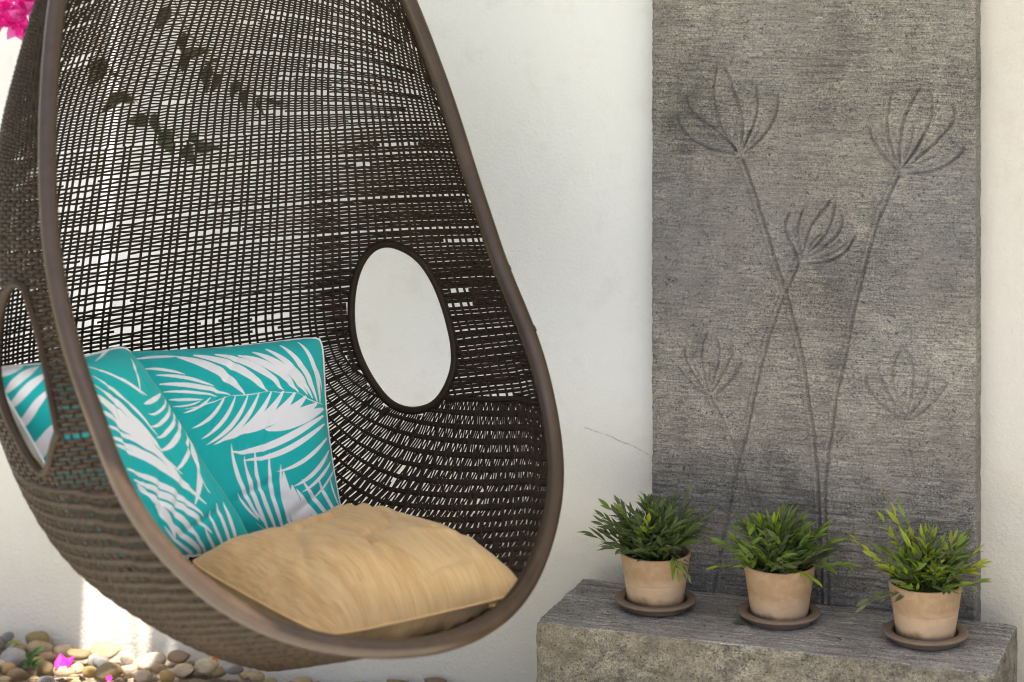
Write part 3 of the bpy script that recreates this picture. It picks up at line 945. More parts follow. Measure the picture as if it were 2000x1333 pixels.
# -- oval windows
for sg in (1, -1):
    WQ, WR, WC = WL[sg]; hh = WC[0] + .15 * WR * np.sin(WQ); ta = WC[1] + .09 * WR * np.cos(WQ)
    P = shell(hh, sg * ta); P = np.concatenate([P, P[:1]])
    V, Q = wrapped(P, .0088, closed=True, sides=10)
    cpart('window_frame', V, Q, M['wicker'])
    # rod from the foot of the window forward to the rim
    hh, ta = bowl(0.0, np.linspace(.50, 1, 80)); ok = ~in_window(hh, sg * ta, .97); hh, ta = hh[ok], np.clip(ta[ok], 0, .995)
    P = shell(hh, sg * ta)
    V, Q = wrapped(P, .0062, sides=8)
    cpart('border_rod', V, Q, M['wicker'])
# -- hanging loop and rope up to the roof
apex = (Rr[-1] + Lr[-1]) / 2 + np.array([0, 0, .0])
P = [apex + EZ * .02 * math.cos(a) + EX * .02 * math.sin(a) + EZ * .03 for a in np.linspace(0, 2 * math.pi, 40)]
V, Q = sweep(P[:-1], transport(np.array(P[:-1])), .006, .006, 8, True)
cpart('hanging_loop', V, Q, M['rim'])
P = resample([apex + EZ * .05, np.array([apex[0], apex[1], 2.605])], .004)
V, Q = sweep(P, transport(P), .007, .007, 8, False, 1 + .12 * np.sin(np.arange(len(P)) * 1.3))
cpart('suspension_rope', V, Q, M['rope'])

# ------------------------------------------------------------------ cushions
def bil(Cn, u, v):
    a, b, c, d = [np.array(x) for x in Cn]; u = np.asarray(u)[..., None]; v = np.asarray(v)[..., None]
    return (a * (1 - u) + b * u) * (1 - v) + (d * (1 - u) + c * u) * v
def leaf_field(leaves, U, Vv, l1, l2):
    """signed distance (m) to the nearest printed leaflet, positive inside"""
    out = np.full(U.shape, -1.0); X = U * l1; Y = Vv * l2
    for (u0, v0, u1, v1, u2, v2, wd) in leaves:
        tt = np.linspace(0, 1, 22)
        cx, cy = 2 * u1 - .5 * (u0 + u2), 2 * v1 - .5 * (v0 + v2)
        px = ((1 - tt) ** 2 * u0 + 2 * tt * (1 - tt) * cx + tt ** 2 * u2) * l1; py = ((1 - tt) ** 2 * v0 + 2 * tt * (1 - tt) * cy + tt ** 2 * v2) * l2
        hw = .43 * wd * np.minimum(1, np.sin(np.pi * np.clip(tt * .93 + .05, 0, 1)) ** .75 * 1.05)
        m = (X > px.min() - wd) & (X < px.max() + wd) & (Y > py.min() - wd) & (Y < py.max() + wd)
        xs, ys = X[m], Y[m]; best = np.full(xs.shape, -1.0)
        for k in range(len(tt) - 1):
            dx, dy = px[k + 1] - px[k], py[k + 1] - py[k]; L = dx * dx + dy * dy + 1e-12
            q_ = np.clip(((xs - px[k]) * dx + (ys - py[k]) * dy) / L, 0, 1)
            best = np.maximum(best, hw[k] + (hw[k + 1] - hw[k]) * q_ - np.hypot(xs - px[k] - q_ * dx, ys - py[k] - q_ * dy))
        out[m] = np.maximum(out[m], best)
    return out
def round_corner(uu, vv, a, b):
    k = .045 * (a * a * b * b) ** 4
    return .5 + (uu - .5) * (1 - k), .5 + (vv - .5) * (1 - k)
def cushion_sheet(Cn, T, n, sgn, edge, wr, seed, power=.6):
    u, v = np.meshgrid(np.linspace(0, 1, n), np.linspace(0, 1, n)); a = 2 * u - 1; b = 2 * v - 1
    uu = .5 + .5 * a * (1 - edge * (1 - b ** 2) * a ** 2); vv = .5 + .5 * b * (1 - edge * (1 - a ** 2) * b ** 2)
    P = bil(Cn, *round_corner(uu, vv, a, b)); e1 = np.array(Cn[1]) - Cn[0]; e2 = np.array(Cn[3]) - Cn[0]
    N = np.cross(e2, e1); N /= np.linalg.norm(N)
    if N @ (CAM - bil(Cn, .5, .5)) < 0: N = -N
    env = ((1 - a ** 4) * (1 - b ** 4)).clip(0)
    th = T * env ** power
    r = wr * env ** .5 * (vnoise(u * 3.2, v * 3.2, seed) * 1.3 + .6 * vnoise(u * 8 + v * 3, v * 5, seed + 1))
    # gathers running in from the seams
    gx = vnoise(v * 26, u * 2.0, seed + 2) * np.exp(-(1 - np.abs(a)) / .10) + vnoise(u * 26, v * 2.0, seed + 3) * np.exp(-(1 - np.abs(b)) / .10)
    r = r + wr * .9 * gx * env ** .4
    cr = 0
    for k in range(7):      # a few pressed creases
        q_ = np.random.default_rng(seed * 31 + k); cu, cv, an = q_.uniform(.12, .88), q_.uniform(.12, .88), q_.uniform(0, 3.14)
        al = (u - cu) * math.cos(an) + (v - cv) * math.sin(an); ac = -(u - cu) * math.sin(an) + (v - cv) * math.cos(an) + .9 * al * al * q_.uniform(-1, 1)
        cr = cr - np.exp(-(ac / .018) ** 2 - (al / q_.uniform(.08, .2)) ** 2) + .55 * np.exp(-((ac - .035) / .03) ** 2 - (al / .16) ** 2)
    r = r + min(wr, .018) * .55 * cr * env ** .8
    for fu, fv, sd, am in ((4.2, 3.1, 7, .75), (6.5, 4.0, 9, .3)):      # a net of soft wrinkles
        r = r - am * .32 * wr * np.exp(-(vnoise(u * fu + v * 1.3, v * fv, seed + sd) / .055) ** 2) * env ** .7
    return u, v, P + N * (sgn * (th + r))[..., None], N
def seam(Cn, edge, n=90):
    s = np.linspace(0, 1, n)[:-1]
    u = np.concatenate([s, s * 0 + 1, 1 - s, s * 0]); v = np.concatenate([s * 0, s, s * 0 + 1, 1 - s]); a = 2 * u - 1; b = 2 * v - 1
    return bil(Cn, *round_corner(.5 + .5 * a * (1 - edge * (1 - b ** 2) * a ** 2), .5 + .5 * b * (1 - edge * (1 - a ** 2) * b ** 2), a, b))
LEAF_BACK =  [(0.337, 0.096, 0.481, 0.183, 0.594, 0.326, 0.0251), (0.407, 0.088, 0.566, 0.174, 0.696, 0.322, 0.0227), (0.498, 0.089, 0.647, 0.178, 0.77, 0.32, 0.0198), (0.596, 0.106, 0.729, 0.199, 0.838, 0.332, 0.0211), (0.66, 0.093, 0.784, 0.205, 0.883, 0.344, 0.0194), (0.719, 0.079, 0.829, 0.214, 0.91, 0.362, 0.0168), (0.787, 0.059, 0.88, 0.218, 0.936, 0.376, 0.0157), (0.875, 0.039, 0.939, 0.211, 0.953, 0.376, 0.0129), (0.914, 0.129, 0.954, 0.222, 0.974, 0.317, 0.0059), (0.165, 0.085, 0.252, 0.082, 0.338, 0.089, 0.0107), (0.186, 0.151, 0.271, 0.169, 0.354, 0.204, 0.0085), (0.234, 0.194, 0.355, 0.223, 0.469, 0.28, 0.0097), (0.244, 0.243, 0.391, 0.271, 0.533, 0.326, 0.0127), (0.256, 0.284, 0.369, 0.299, 0.48, 0.329, 0.0075), (0.276, 0.322, 0.347, 0.331, 0.418, 0.34, 0.0061), (0.288, 0.361, 0.35, 0.36, 0.41, 0.344, 0.0056), (0.449, 0.334, 0.394, 0.377, 0.331, 0.397, 0.0071), (0.509, 0.335, 0.448, 0.421, 0.363, 0.47, 0.0085), (0.555, 0.336, 0.492, 0.451, 0.397, 0.525, 0.0092), (0.608, 0.337, 0.531, 0.47, 0.417, 0.553, 0.01), (0.656, 0.333, 0.569, 0.472, 0.447, 0.557, 0.0116), (0.711, 0.329, 0.611, 0.472, 0.47, 0.543, 0.0141), (0.765, 0.33, 0.649, 0.465, 0.502, 0.521, 0.019), (0.819, 0.34, 0.692, 0.466, 0.541, 0.509, 0.0223), (0.872, 0.357, 0.749, 0.451, 0.619, 0.48, 0.0241), (0.929, 0.386, 0.797, 0.454, 0.675, 0.465, 0.0258), (0.968, 0.402, 0.807, 0.484, 0.671, 0.508, 0.0281), (0.963, 0.441, 0.727, 0.574, 0.518, 0.597, 0.0184), (0.966, 0.481, 0.757, 0.617, 0.568, 0.638, 0.0144), (0.971, 0.551, 0.833, 0.675, 0.7, 0.721, 0.0103), (0.972, 0.614, 0.872, 0.737, 0.765, 0.801, 0.0103), (0.975, 0.667, 0.887, 0.772, 0.8, 0.833, 0.0079), (1.005, 0.683, 0.916, 0.798, 0.844, 0.865, 0.0056), (0.612, 0.923, 0.542, 0.749, 0.52, 0.558, 0.0094), (0.662, 0.981, 0.592, 0.811, 0.573, 0.617, 0.0101), (0.705, 0.999, 0.628, 0.812, 0.618, 0.589, 0.0095), (0.739, 1.005, 0.674, 0.834, 0.677, 0.622, 0.0096), (0.769, 0.999, 0.72, 0.859, 0.718, 0.688, 0.0098), (0.799, 0.996, 0.746, 0.874, 0.727, 0.724, 0.0189), (0.825, 0.995, 0.781, 0.906, 0.758, 0.796, 0.0226), (0.854, 0.986, 0.821, 0.93, 0.794, 0.866, 0.015), (0.908, 0.979, 0.833, 0.907, 0.777, 0.815, 0.0129), (0.95, 0.962, 0.867, 0.878, 0.805, 0.77, 0.0107), (0.982, 0.941, 0.921, 0.866, 0.883, 0.772, 0.0106), (0.998, 0.899, 0.963, 0.833, 0.951, 0.751, 0.0064), (0.613, 0.931, 0.563, 0.87, 0.527, 0.798, 0.0055), (0.639, 1.021, 0.67, 1.016, 0.701, 1.011, 0.011), (0.653, 0.961, 0.612, 0.911, 0.578, 0.855, 0.003), (0.729, 1.008, 0.662, 0.981, 0.602, 0.94, 0.0013), (0.971, 0.378, 0.899, 0.372, 0.846, 0.34, 0.0028), (0.846, 0.34, 0.768, 0.333, 0.696, 0.323, 0.0021), (0.696, 0.323, 0.613, 0.332, 0.532, 0.331, 0.0025), (0.532, 0.331, 0.433, 0.363, 0.332, 0.38, 0.0028)]
LEAF_FRONT =  [(0.519, 0.071, 0.633, 0.155, 0.726, 0.258, 0.007), (0.485, 0.126, 0.595, 0.283, 0.657, 0.456, 0.0084), (0.432, 0.157, 0.553, 0.331, 0.625, 0.52, 0.0153), (0.394, 0.208, 0.524, 0.378, 0.608, 0.562, 0.026), (0.376, 0.29, 0.529, 0.447, 0.63, 0.624, 0.0208), (0.349, 0.359, 0.529, 0.483, 0.662, 0.629, 0.0125), (0.335, 0.415, 0.523, 0.539, 0.664, 0.687, 0.0162), (0.339, 0.456, 0.553, 0.598, 0.708, 0.777, 0.0163), (0.332, 0.58, 0.515, 0.69, 0.662, 0.832, 0.0168), (0.338, 0.633, 0.523, 0.755, 0.679, 0.913, 0.0174), (0.381, 0.694, 0.495, 0.809, 0.603, 0.948, 0.0161), (0.345, 0.655, 0.414, 0.778, 0.455, 0.926, 0.0188), (0.381, 0.764, 0.477, 0.888, 0.659, 1.016, 0.0132), (0.401, 0.862, 0.48, 0.948, 0.645, 1.023, 0.007), (0.896, 0.256, 0.776, 0.285, 0.694, 0.296, 0.0106), (0.98, 0.26, 0.782, 0.337, 0.684, 0.341, 0.0058), (0.98, 0.285, 0.764, 0.383, 0.65, 0.399, 0.0077), (0.98, 0.315, 0.77, 0.424, 0.639, 0.455, 0.0086), (0.98, 0.35, 0.767, 0.473, 0.613, 0.513, 0.0111), (0.98, 0.405, 0.778, 0.546, 0.625, 0.612, 0.0081), (0.98, 0.405, 0.804, 0.613, 0.638, 0.775, 0.014), (0.98, 0.42, 0.807, 0.604, 0.785, 0.728, 0.0107), (0.98, 0.385, 0.98, 0.465, 0.98, 0.545, 0.0022), (0.714, 0.811, 0.716, 0.917, 0.791, 1.007, 0.0075), (0.779, 0.78, 0.772, 0.893, 0.819, 0.997, 0.0094), (0.842, 0.776, 0.824, 0.883, 0.842, 0.985, 0.0096), (0.985, 0.68, 1.0, 0.795, 0.922, 0.964, 0.003), (0.99, 0.73, 1.01, 0.83, 0.978, 0.973, 0.006), (0.574, 0.871, 0.604, 0.953, 0.71, 1.017, 0.0067), (0.647, 0.884, 0.673, 0.953, 0.754, 1.009, 0.007), (0.874, 0.069, 0.79, 0.157, 0.714, 0.243, 0.0056), (0.655, 0.16, 0.699, 0.212, 0.753, 0.261, 0.0075), (0.611, 0.047, 0.888, -0.009, 0.953, 0.023, 0.0057), (-0.001, 0.042, 0.112, 0.008, 0.29, -0.045, 0.0266), (0.004, 0.128, 0.085, 0.077, 0.254, 0.025, 0.0161), (-0.001, 0.197, 0.078, 0.133, 0.25, 0.071, 0.0158), (-0.003, 0.295, 0.051, 0.223, 0.173, 0.158, 0.0131), (-0.01, 0.466, 0.013, 0.391, 0.07, 0.325, 0.0156)]
CB =  [(-0.8024, -0.8116, 0.9217), (-0.4322, -0.4885, 0.9189), (-0.3277, -0.6104, 0.5479), (-0.6477, -1.0431, 0.5553)]
CF =  [(-0.7795, -1.2387, 0.9805), (-0.673, -0.9034, 0.9656), (-0.4082, -0.8515, 0.5601), (-0.5877, -1.1703, 0.6025)]
CS =  [(-0.4584, -1.0605, 0.6037), (-0.2922, -0.6297, 0.5669), (0.1705, -0.8575, 0.5559), (-0.1191, -1.1731, 0.5314)]

def print_cushion(Cn, leaves, T, label, back_mat, seed, wr):
    ctr = bil(Cn, .5, 1.0); root = empty('palm_cushion', tuple(ctr), label, 'cushion', 'palm print cushions in the egg chair')
    n = 260
    u, v, P, N = cushion_sheet(Cn, T, n, 1, .06, wr, seed)
    me = mesh_np('front_panel', P.reshape(-1, 3) - ctr, grid_quads(n, n), uv=np.stack([u, v], -1).reshape(-1, 2))
    l1 = np.linalg.norm(np.array(Cn[1]) - Cn[0]); l2 = np.linalg.norm(np.array(Cn[3]) - Cn[0])
    at = me.attributes.new('leaf', 'FLOAT', 'POINT'); at.data.foreach_set('value', leaf_field(leaves, u, v, l1, l2).astype(np.float32).ravel())
    obj('front_panel', me, M['print'], root)
    n2 = 60
    u2, v2, P2, _ = cushion_sheet(Cn, T * 1.5, n2, -1, .06, wr, seed + 5)
    me = mesh_np('back_panel', P2.reshape(-1, 3) - ctr, grid_quads(n2, n2)[:, ::-1], uv=np.stack([u2, v2], -1).reshape(-1, 2))
    if back_mat is M['print']:
        at = me.attributes.new('leaf', 'FLOAT', 'POINT'); at.data.foreach_set('value', leaf_field(leaves, u2, v2, l1, l2).astype(np.float32).ravel())
    obj('back_panel', me, back_mat, root)
    S = seam(Cn, .06); V, Q = sweep(S, np.tile(N, (len(S), 1)), .0035, .0035, 8, True)
    obj('piping', mesh_np('piping', V - ctr, Q), M['piping'], root)
    return root
print_cushion(CB, LEAF_BACK, .070, 'teal and white palm leaf cushion upright against the woven chair back', M['print'], 60, .011)
print_cushion(CF, LEAF_FRONT, .072, 'teal palm leaf cushion with yellow backing leaning behind the near rim', M['yellow'], 70, .011)
ctr = bil(CS, .5, .5) - np.array([0, 0, .05]); root = empty('seat_cushion', tuple(ctr), 'plump sand coloured square cushion lying on the chair seat', 'cushion')
for sg, nm, T in ((1, 'top_panel', .088), (-1, 'bottom_panel', .080)):
    n = 200 if sg > 0 else 90
    u, v, P, N = cushion_sheet(CS, T, n, sg, -.03, .030, 80, .82 if sg > 0 else .6)
    obj(nm, mesh_np(nm, P.reshape(-1, 3) - ctr, grid_quads(n, n)[:, ::sg], uv=np.stack([u, v], -1).reshape(-1, 2)), M['sand'], root)
S = seam(CS, -.03); V, Q = sweep(S, np.tile(N, (len(S), 1)), .003, .003, 6, True)
obj('seam', mesh_np('seam', V - ctr, Q), M['sand'], root)

# ------------------------------------------------------------------ pots, saucers, plants
def leaf_mesh(name, L, W, fold, curl, pts=6, wavy=0.0, tip=1.0):
    V = []
    for i in range(pts):
        s = i / (pts - 1); wd = W * math.sin(math.pi * min(1, s * .94 + .03) ** (.8 * tip)) * .5
        z = -curl * s * s * L
        V += [(-wd, s * L, z + fold * wd + wavy * W * math.sin(i * 2.1)), (0, s * L, z), (wd, s * L, z + fold * wd - wavy * W * math.sin(i * 1.7))]
    return mesh_np(name, V, grid_quads(pts, 3))
pot_prof = {0: [], }
def pot_things(k, x, y, saucer_label, pot_label, groove, lean):
    s = empty('pot_saucer', (x, y, .3305), saucer_label, 'saucer', 'terracotta saucers on the bench')
    R = .0868
    prof = [(.001, .0), (.068, .0), (.071, .004), (.0725, .0125), (.0765, .0135), (R - .001, .0155), (R, .018), (R - .0008, .0205), (R - .003, .0215), (.0680, .0205), (.0665, .0185), (.0655, .006), (.001, .0055)]
    V, Q = lathe(prof, 80)
    d = .0006 * vnoise(V[:, 0] * 60, V[:, 1] * 60, 90 + k); V[:, 2] += d
    sau = obj('dish', mesh_np('dish', V, Q), M['saucer'], s)
    p = empty('terracotta_pot', (x, y, .3365), pot_label, 'flower pot', 'terracotta pots on the bench')
    p.rotation_euler = (0, lean, 0)
    H, r0, r1 = .112, .0585, .0745
    prof = [(.001, 0), (r0 - .004, 0), (r0 - .001, .0015), (r0, .005)]
    for i in range(1, 24):
        s_ = i / 24; prof.append((r0 + (r1 - r0) * s_, .005 + (H - .008) * s_))
    if groove:
        prof = [(r - (.0011 if abs(z - groove) < .0022 else 0), z) for r, z in prof]
        prof = sorted(prof + [(r0 + (r1 - r0) * ((groove + o - .005) / (H - .008)) - (.0012 if abs(o) < .001 else 0), groove + o) for o in (-.003, 0, .003)], key=lambda a: a[1])
    prof += [(r1 + .0002, H - .0025), (r1 - .0008, H), (r1 - .0035, H + .0004), (r1 - .0062, H - .001), (r1 - .0075, H - .02), (r0 - .004, .02), (.001, .02)]
    V, Q = lathe(prof, 80)
    V[:, :2] *= (1 + .012 * vnoise(np.arctan2(V[:, 1], V[:, 0]) * 1.1 + 7, V[:, 2] * 18, 95 + k))[:, None]
    obj('pot_body', mesh_np('pot_body', V, Q), M['pot'], p)
    a = np.linspace(0, 2 * np.pi, 41)[:-1]; rr = np.linspace(.001, r1 - .0085, 10)
    X_, A_ = np.meshgrid(rr, a, indexing='ij')
    Vs = np.stack([X_ * np.cos(A_), X_ * np.sin(A_), H - .022 + .006 * vnoise(X_ * np.cos(A_) * 90, X_ * np.sin(A_) * 90, 3)], -1)
    i = np.arange(9)[:, None] * 40; j = np.arange(40)[None]; j2 = (j + 1) % 40
    obj('soil', mesh_np('soil', Vs.reshape(-1, 3), np.stack([i + j, i + j2, i + 40 + j2, i + 40 + j], -1).reshape(-1, 4)), M['soil'], p)
    return p

LEAFV = [leaf_mesh('blade', L, W, f, c) for L, W, f, c in [(.038, .0098, .35, .10), (.033, .0086, .5, .2), (.043, .0102, .3, .05), (.029, .0092, .4, .3), (.036, .0074, .6, -.1), (.032, .0112, .25, .15)]]
for l_ in LEAFV: l_.materials.append(M['lf_mid'])
def basis(d, up):
    d = d / np.linalg.norm(d); x = np.cross(d, up); x /= np.linalg.norm(x) + 1e-9; z = np.cross(x, d)
    return np.stack([x, d, z], 1)
def grass_plant(x, y, seed, label, mats, nstem, spread, length, bias=(0, 0), extra=(), np_parts=170):
    r = np.random.default_rng(seed)
    root = empty('potted_plant', (x, y, .3365 + .088), label, 'plant', 'bushy green plants in the pots')
    leaves, stems = [], []
    def stem(az, tilt, L, droop, nl, kinds):
        o = np.array([r.normal() * .020, r.normal() * .020, 0]); o[:2] = np.clip(o[:2], -.042, .042)
        n = 12; p = o.copy(); P = [p.copy()]; tl = tilt
        wob = r.normal(size=2) * .10
        for i in range(n):
            tl_i = tilt + droop * (i / n) ** 1.3; a2 = az + wob[0] * i / n * 2
            p = p + L / n * np.array([math.cos(a2) * math.sin(tl_i), math.sin(a2) * math.sin(tl_i), math.cos(tl_i)]); P.append(p.copy())
        P = np.array(P)
        if P[:, 2].min() < -.075: return
        stems.append(sweep(P, transport(P), .0007, .0007, 4, False, np.linspace(1.3, .7, len(P))))
        kind = kinds[r.integers(0, len(kinds))]
        for i in range(nl):
            s = .25 + .75 * (i + r.random() * .5) / nl; f = s * n; k = min(int(f), n - 1); q_ = P[k] + (P[k + 1] - P[k]) * min(1, f - k)
            d = P[k + 1] - P[k]; d /= np.linalg.norm(d)
            side = np.cross(d, [0, 0, 1.]); side /= np.linalg.norm(side) + 1e-9
            sg = 1 if i % 2 else -1
            la = d * .8 + side * sg * r.uniform(.25, .75) + np.array([0, 0, r.uniform(-.35, .25)])
            if i == nl - 1: la = d
            sc = r.uniform(.7, 1.12) * (.85 if s > .9 else 1)
            mk = kind if r.random() < .7 else kinds[r.integers(0, len(kinds))]
            leaves.append((q_, basis(la, np.array([r.normal() * .5, r.normal() * .5 - .25, 1.])), sc, r.integers(0, 6), mk))
    for i in range(nstem):
        az = r.uniform(0, 2 * math.pi); tilt = r.uniform(.03, 1.05) * spread
        L = r.uniform(*length); stem(az + 0, tilt, L * (1 - .12 * (tilt > .9)), r.uniform(.1, .75), int(r.integers(7, 11)), mats)
    for (az, tilt, L, dr, nl, kinds) in extra: stem(az, tilt, L, dr, nl, kinds)
    V, Q = join(stems)
    obj('stems', mesh_np('stems', V, Q), M['stem'], root)
    toC = (CAM - np.array([x, y, .42])); toC /= np.linalg.norm(toC)
    leaves.sort(key=lambda l: -(l[0] @ toC) - .3 * np.linalg.norm(l[0]))
    for (p, B, sc, k, mk) in leaves[:np_parts]:
        o = bpy.data.objects.new('leaf', LEAFV[k]); link(o, root)
        o.matrix_local = Matrix(((B[0][0] * sc, B[0][1] * sc, B[0][2] * sc, p[0]), (B[1][0] * sc, B[1][1] * sc, B[1][2] * sc, p[1]), (B[2][0] * sc, B[2][1] * sc, B[2][2] * sc, p[2]), (0, 0, 0, 1)))
        o.material_slots[0].link = 'OBJECT'; o.material_slots[0].material = M[mk]
    Vs, Qs, mi, off = [], [], [], 0; names = sorted(set(l[4] for l in leaves))
    base = []
    for me in LEAFV:
        c = np.empty(len(me.vertices) * 3, np.float32); me.vertices.foreach_get('co', c); base.append(c.reshape(-1, 3))
    qd = grid_quads(6, 3)
    for (p, B, sc, k, mk) in leaves[np_parts:]:
        Vs.append(base[k] @ B.T * sc + p); Qs.append(qd + off); off += len(base[k]); mi += [names.index(mk)] * len(qd)
    if Vs:
        me = mesh_np('inner_leaves', np.concatenate(Vs), np.concatenate(Qs)); o = obj('inner_leaves', me, [M[n] for n in names], root)
        me.polygons.foreach_set('material_index', np.array(mi, np.int32)); tag(o, kind='stuff')
    return root
POTS = [(.2089, -.2006), (.4761, -.1961), (.7862, -.2212)]
pot_things(0, *POTS[0], 'round brown clay saucer under the leftmost pot', 'pale terracotta pot at the left end holding the dark bushy plant', .052, 0.0)
pot_things(1, *POTS[1], 'round brown clay saucer under the middle pot', 'smooth terracotta pot without a ring, in the middle of the bench', None, 0.0)
pot_things(2, *POTS[2], 'round brown clay saucer under the rightmost pot', 'pale terracotta pot with a ring line at the right end of the bench', .056, 0.0)
PI = math.pi
grass_plant(*POTS[0], 101, 'dense dark green leafy plant in the leftmost pot', ['lf_dark', 'lf_grey', 'lf_dark', 'lf_mid', 'lf_grey'], 112, .90, (.09, .150),
            extra=[(PI * 1.02, .85, .150, .15, 8, ['lf_dark']), (PI * .95, .70, .155, -.1, 8, ['lf_dark']), (PI * 1.1, 1.0, .145, .3, 9, ['lf_dark']), (-.9, .9, .15, 1.6, 9, ['lf_grey', 'lf_mid']), (-.7, 1.0, .15, 1.5, 9, ['lf_grey']), (-.3, .7, .15, .3, 9, ['lf_dark']),
                   (-1.6, .25, .13, .2, 9, ['lf_mid']), (-1.2, .35, .125, .3, 9, ['lf_mid', 'lf_lime']), (.2, .35, .17, .1, 10, ['lf_grey'])])
grass_plant(*POTS[1], 202, 'green plant with a bright lime tuft in the middle pot', ['lf_mid', 'lf_dark', 'lf_mid', 'lf_grey'], 108, .92, (.08, .140),
            extra=[(PI, 1.0, .15, .5, 10, ['lf_mid']), (PI * 1.1, 1.15, .14, .7, 9, ['lf_mid', 'lf_lime']), (-1.9, .12, .125, .15, 10, ['lf_lime']), (-1.7, .2, .12, .1, 10, ['lf_lime']), (-1.5, .3, .11, .2, 9, ['lf_lime', 'lf_mid']), (-2.2, .35, .115, .2, 9, ['lf_lime']),
                   (.1, .2, .16, .6, 8, ['lf_grey']), (0, 1.1, .13, .4, 9, ['lf_mid']), (-.4, 1.1, .13, .9, 9, ['lf_mid', 'lf_lime'])])
grass_plant(*POTS[2], 303, 'sparser yellow green plant with long shoots in the rightmost pot', ['lf_mid', 'lf_grey', 'lf_dark', 'lf_mid', 'lf_lime', 'lf_grey'], 92, .92, (.075, .140),
            extra=[(PI * .98, .62, .215, -.15, 7, ['lf_yel', 'lf_lime']), (PI * 1.0, .75, .19, -.2, 8, ['lf_lime']), (PI * .9, .5, .20, -.1, 8, ['lf_lime', 'lf_mid']), (PI * 1.05, .9, .17, -.1, 8, ['lf_yel']), (0, 1.1, .16, -.1, 8, ['lf_yel', 'lf_lime']), (-.1, 1.25, .15, .0, 8, ['lf_mid']), (.1, 1.0, .15, .1, 9, ['lf_lime']),
                   (PI * 1.15, 1.2, .14, .9, 8, ['lf_grey']), (PI * 1.25, 1.2, .12, 1.0, 7, ['lf_grey']), (-1.3, .7, .09, .5, 9, ['lf_yel', 'lf_lime']), (-1.0, .6, .10, .4, 9, ['lf_lime', 'lf_yel']), (-1.8, .7, .09, .6, 8, ['lf_yel'])])

# small fallen things on the bench top
def flat_leaf(name, loc, rz, L, W, m, label, cat, stem=.0, tilt=0.0, group=None, curl=.15):
    me = leaf_mesh(name, L, W, .3, curl, 7)
    if stem:
        root = empty(name, loc, label, cat, group); root.rotation_euler = (tilt, 0, rz)
        obj('blade', me, m, root)
        P = np.array([(0, 0, .0006), (.0015, -stem * .5, .001), (0, -stem, .0006)]); P = chaikin(P, 2); V, Q = sweep(P, transport(P), .0007, .0007, 5)
        obj('stalk', mesh_np('stalk', V, Q), m, root); return root
    o = obj(name, me, m); o.location = loc; o.rotation_euler = (tilt, 0, rz)
    return tag(o, label, cat, group)
flat_leaf('fallen_leaf', (.418, -.262, .336), 1.25, .036, .012, M['lf_dark'], 'dark fallen leaf with a stalk on the bench left of the middle saucer', 'leaf', .022, .12)
flat_leaf('fallen_leaf', (.283, -.235, .336), 2.4, .026, .008, M['lf_grey'], 'curled grey green leaf on the bench right of the leftmost saucer', 'leaf', .016, .1, curl=-.3)
flat_leaf('seed_husk', (.630, -.292, .335), 1.5, .015, .0065, M['husk'], 'tiny dark husk on the bench between the middle and right saucers', 'husk', 0, 0, curl=-.3)
flat_leaf('leaf_scrap', (.617, -.308, .334), .9, .010, .004, M['lf_mid'], 'tiny green scrap on the bench beside the dark husk', 'leaf')
flat_leaf('leaf_scrap', (.905, -.215, .334), 1.2, .013, .005, M['lf_mid'], 'green leaf scrap on the bench right of the right saucer', 'leaf')
flat_leaf('leaf_scrap', (.888, -.205, .334), .3, .013, .005, M['lf_grey'], 'dull leaf scrap nearest the rightmost saucer on the bench end', 'leaf')

# ------------------------------------------------------------------ hanging vines and bougainvillea behind the chair
def at(px, py, y):
    """the point of the vertical plane at this y that the photograph's pixel looks at"""
    F = 4789.854; R = np.array([math.cos(TH), math.sin(TH), 0]); W_ = np.array([-math.sin(TH), math.cos(TH), 0])
    v_ = W_ + R * (px - 1000) / F + np.array([0, 0, 1]) * (-331.9165 - py) / F
    return CAM + v_ * ((y - CAM[1]) / v_[1])
VL = [leaf_mesh('vine_leaf', .042, .030, .25, .12, 8, .05, .8), leaf_mesh('vine_leaf', .036, .027, .4, .3, 8, .08, .8), leaf_mesh('vine_leaf', .046, .022, .5, .2, 8, .08, .85)]
for l_ in VL: l_.materials.append(M['lf_vine'])
def vine(path, lvs, label, depth):
    P = [at(x, y, depth + d) for x, y, d in path]; root = empty('hanging_vine', tuple(P[0]), label, 'vine', 'leafy sprigs hanging behind the woven back')
    o0 = P[0].copy(); C = chaikin(np.array(P) - o0, 3); V, Q = sweep(C, transport(C), .0017, .0017, 5, False, np.linspace(1.2, .6, len(C)))
    obj('stem', mesh_np('stem', V, Q), M['twig'], root)
    for k, (x0, y0, x1, y1, ww) in enumerate(lvs):
        a = at(x0, y0, depth - .004) ; b = at(x1, y1, depth - .02 - .012 * (k % 3)); d = b - a; L = np.linalg.norm(d)
        B = basis(d, np.array([random.uniform(-.35, .35), -1, random.uniform(-.2, .3)])); me = VL[k % 3]; s = L / (.042, .036, .046)[k % 3]; wx = 1.1 * ww / 895. / ((.030, .027, .022)[k % 3] * s)
        o = bpy.data.objects.new('leaf', me); link(o, root); p = a - o0
        S = (s * wx, s, s)
        o.matrix_local = Matrix([[B[i][0] * S[0], B[i][1] * S[1], B[i][2] * S[2], p[i]] for i in range(3)] + [[0, 0, 0, 1]])
    return root
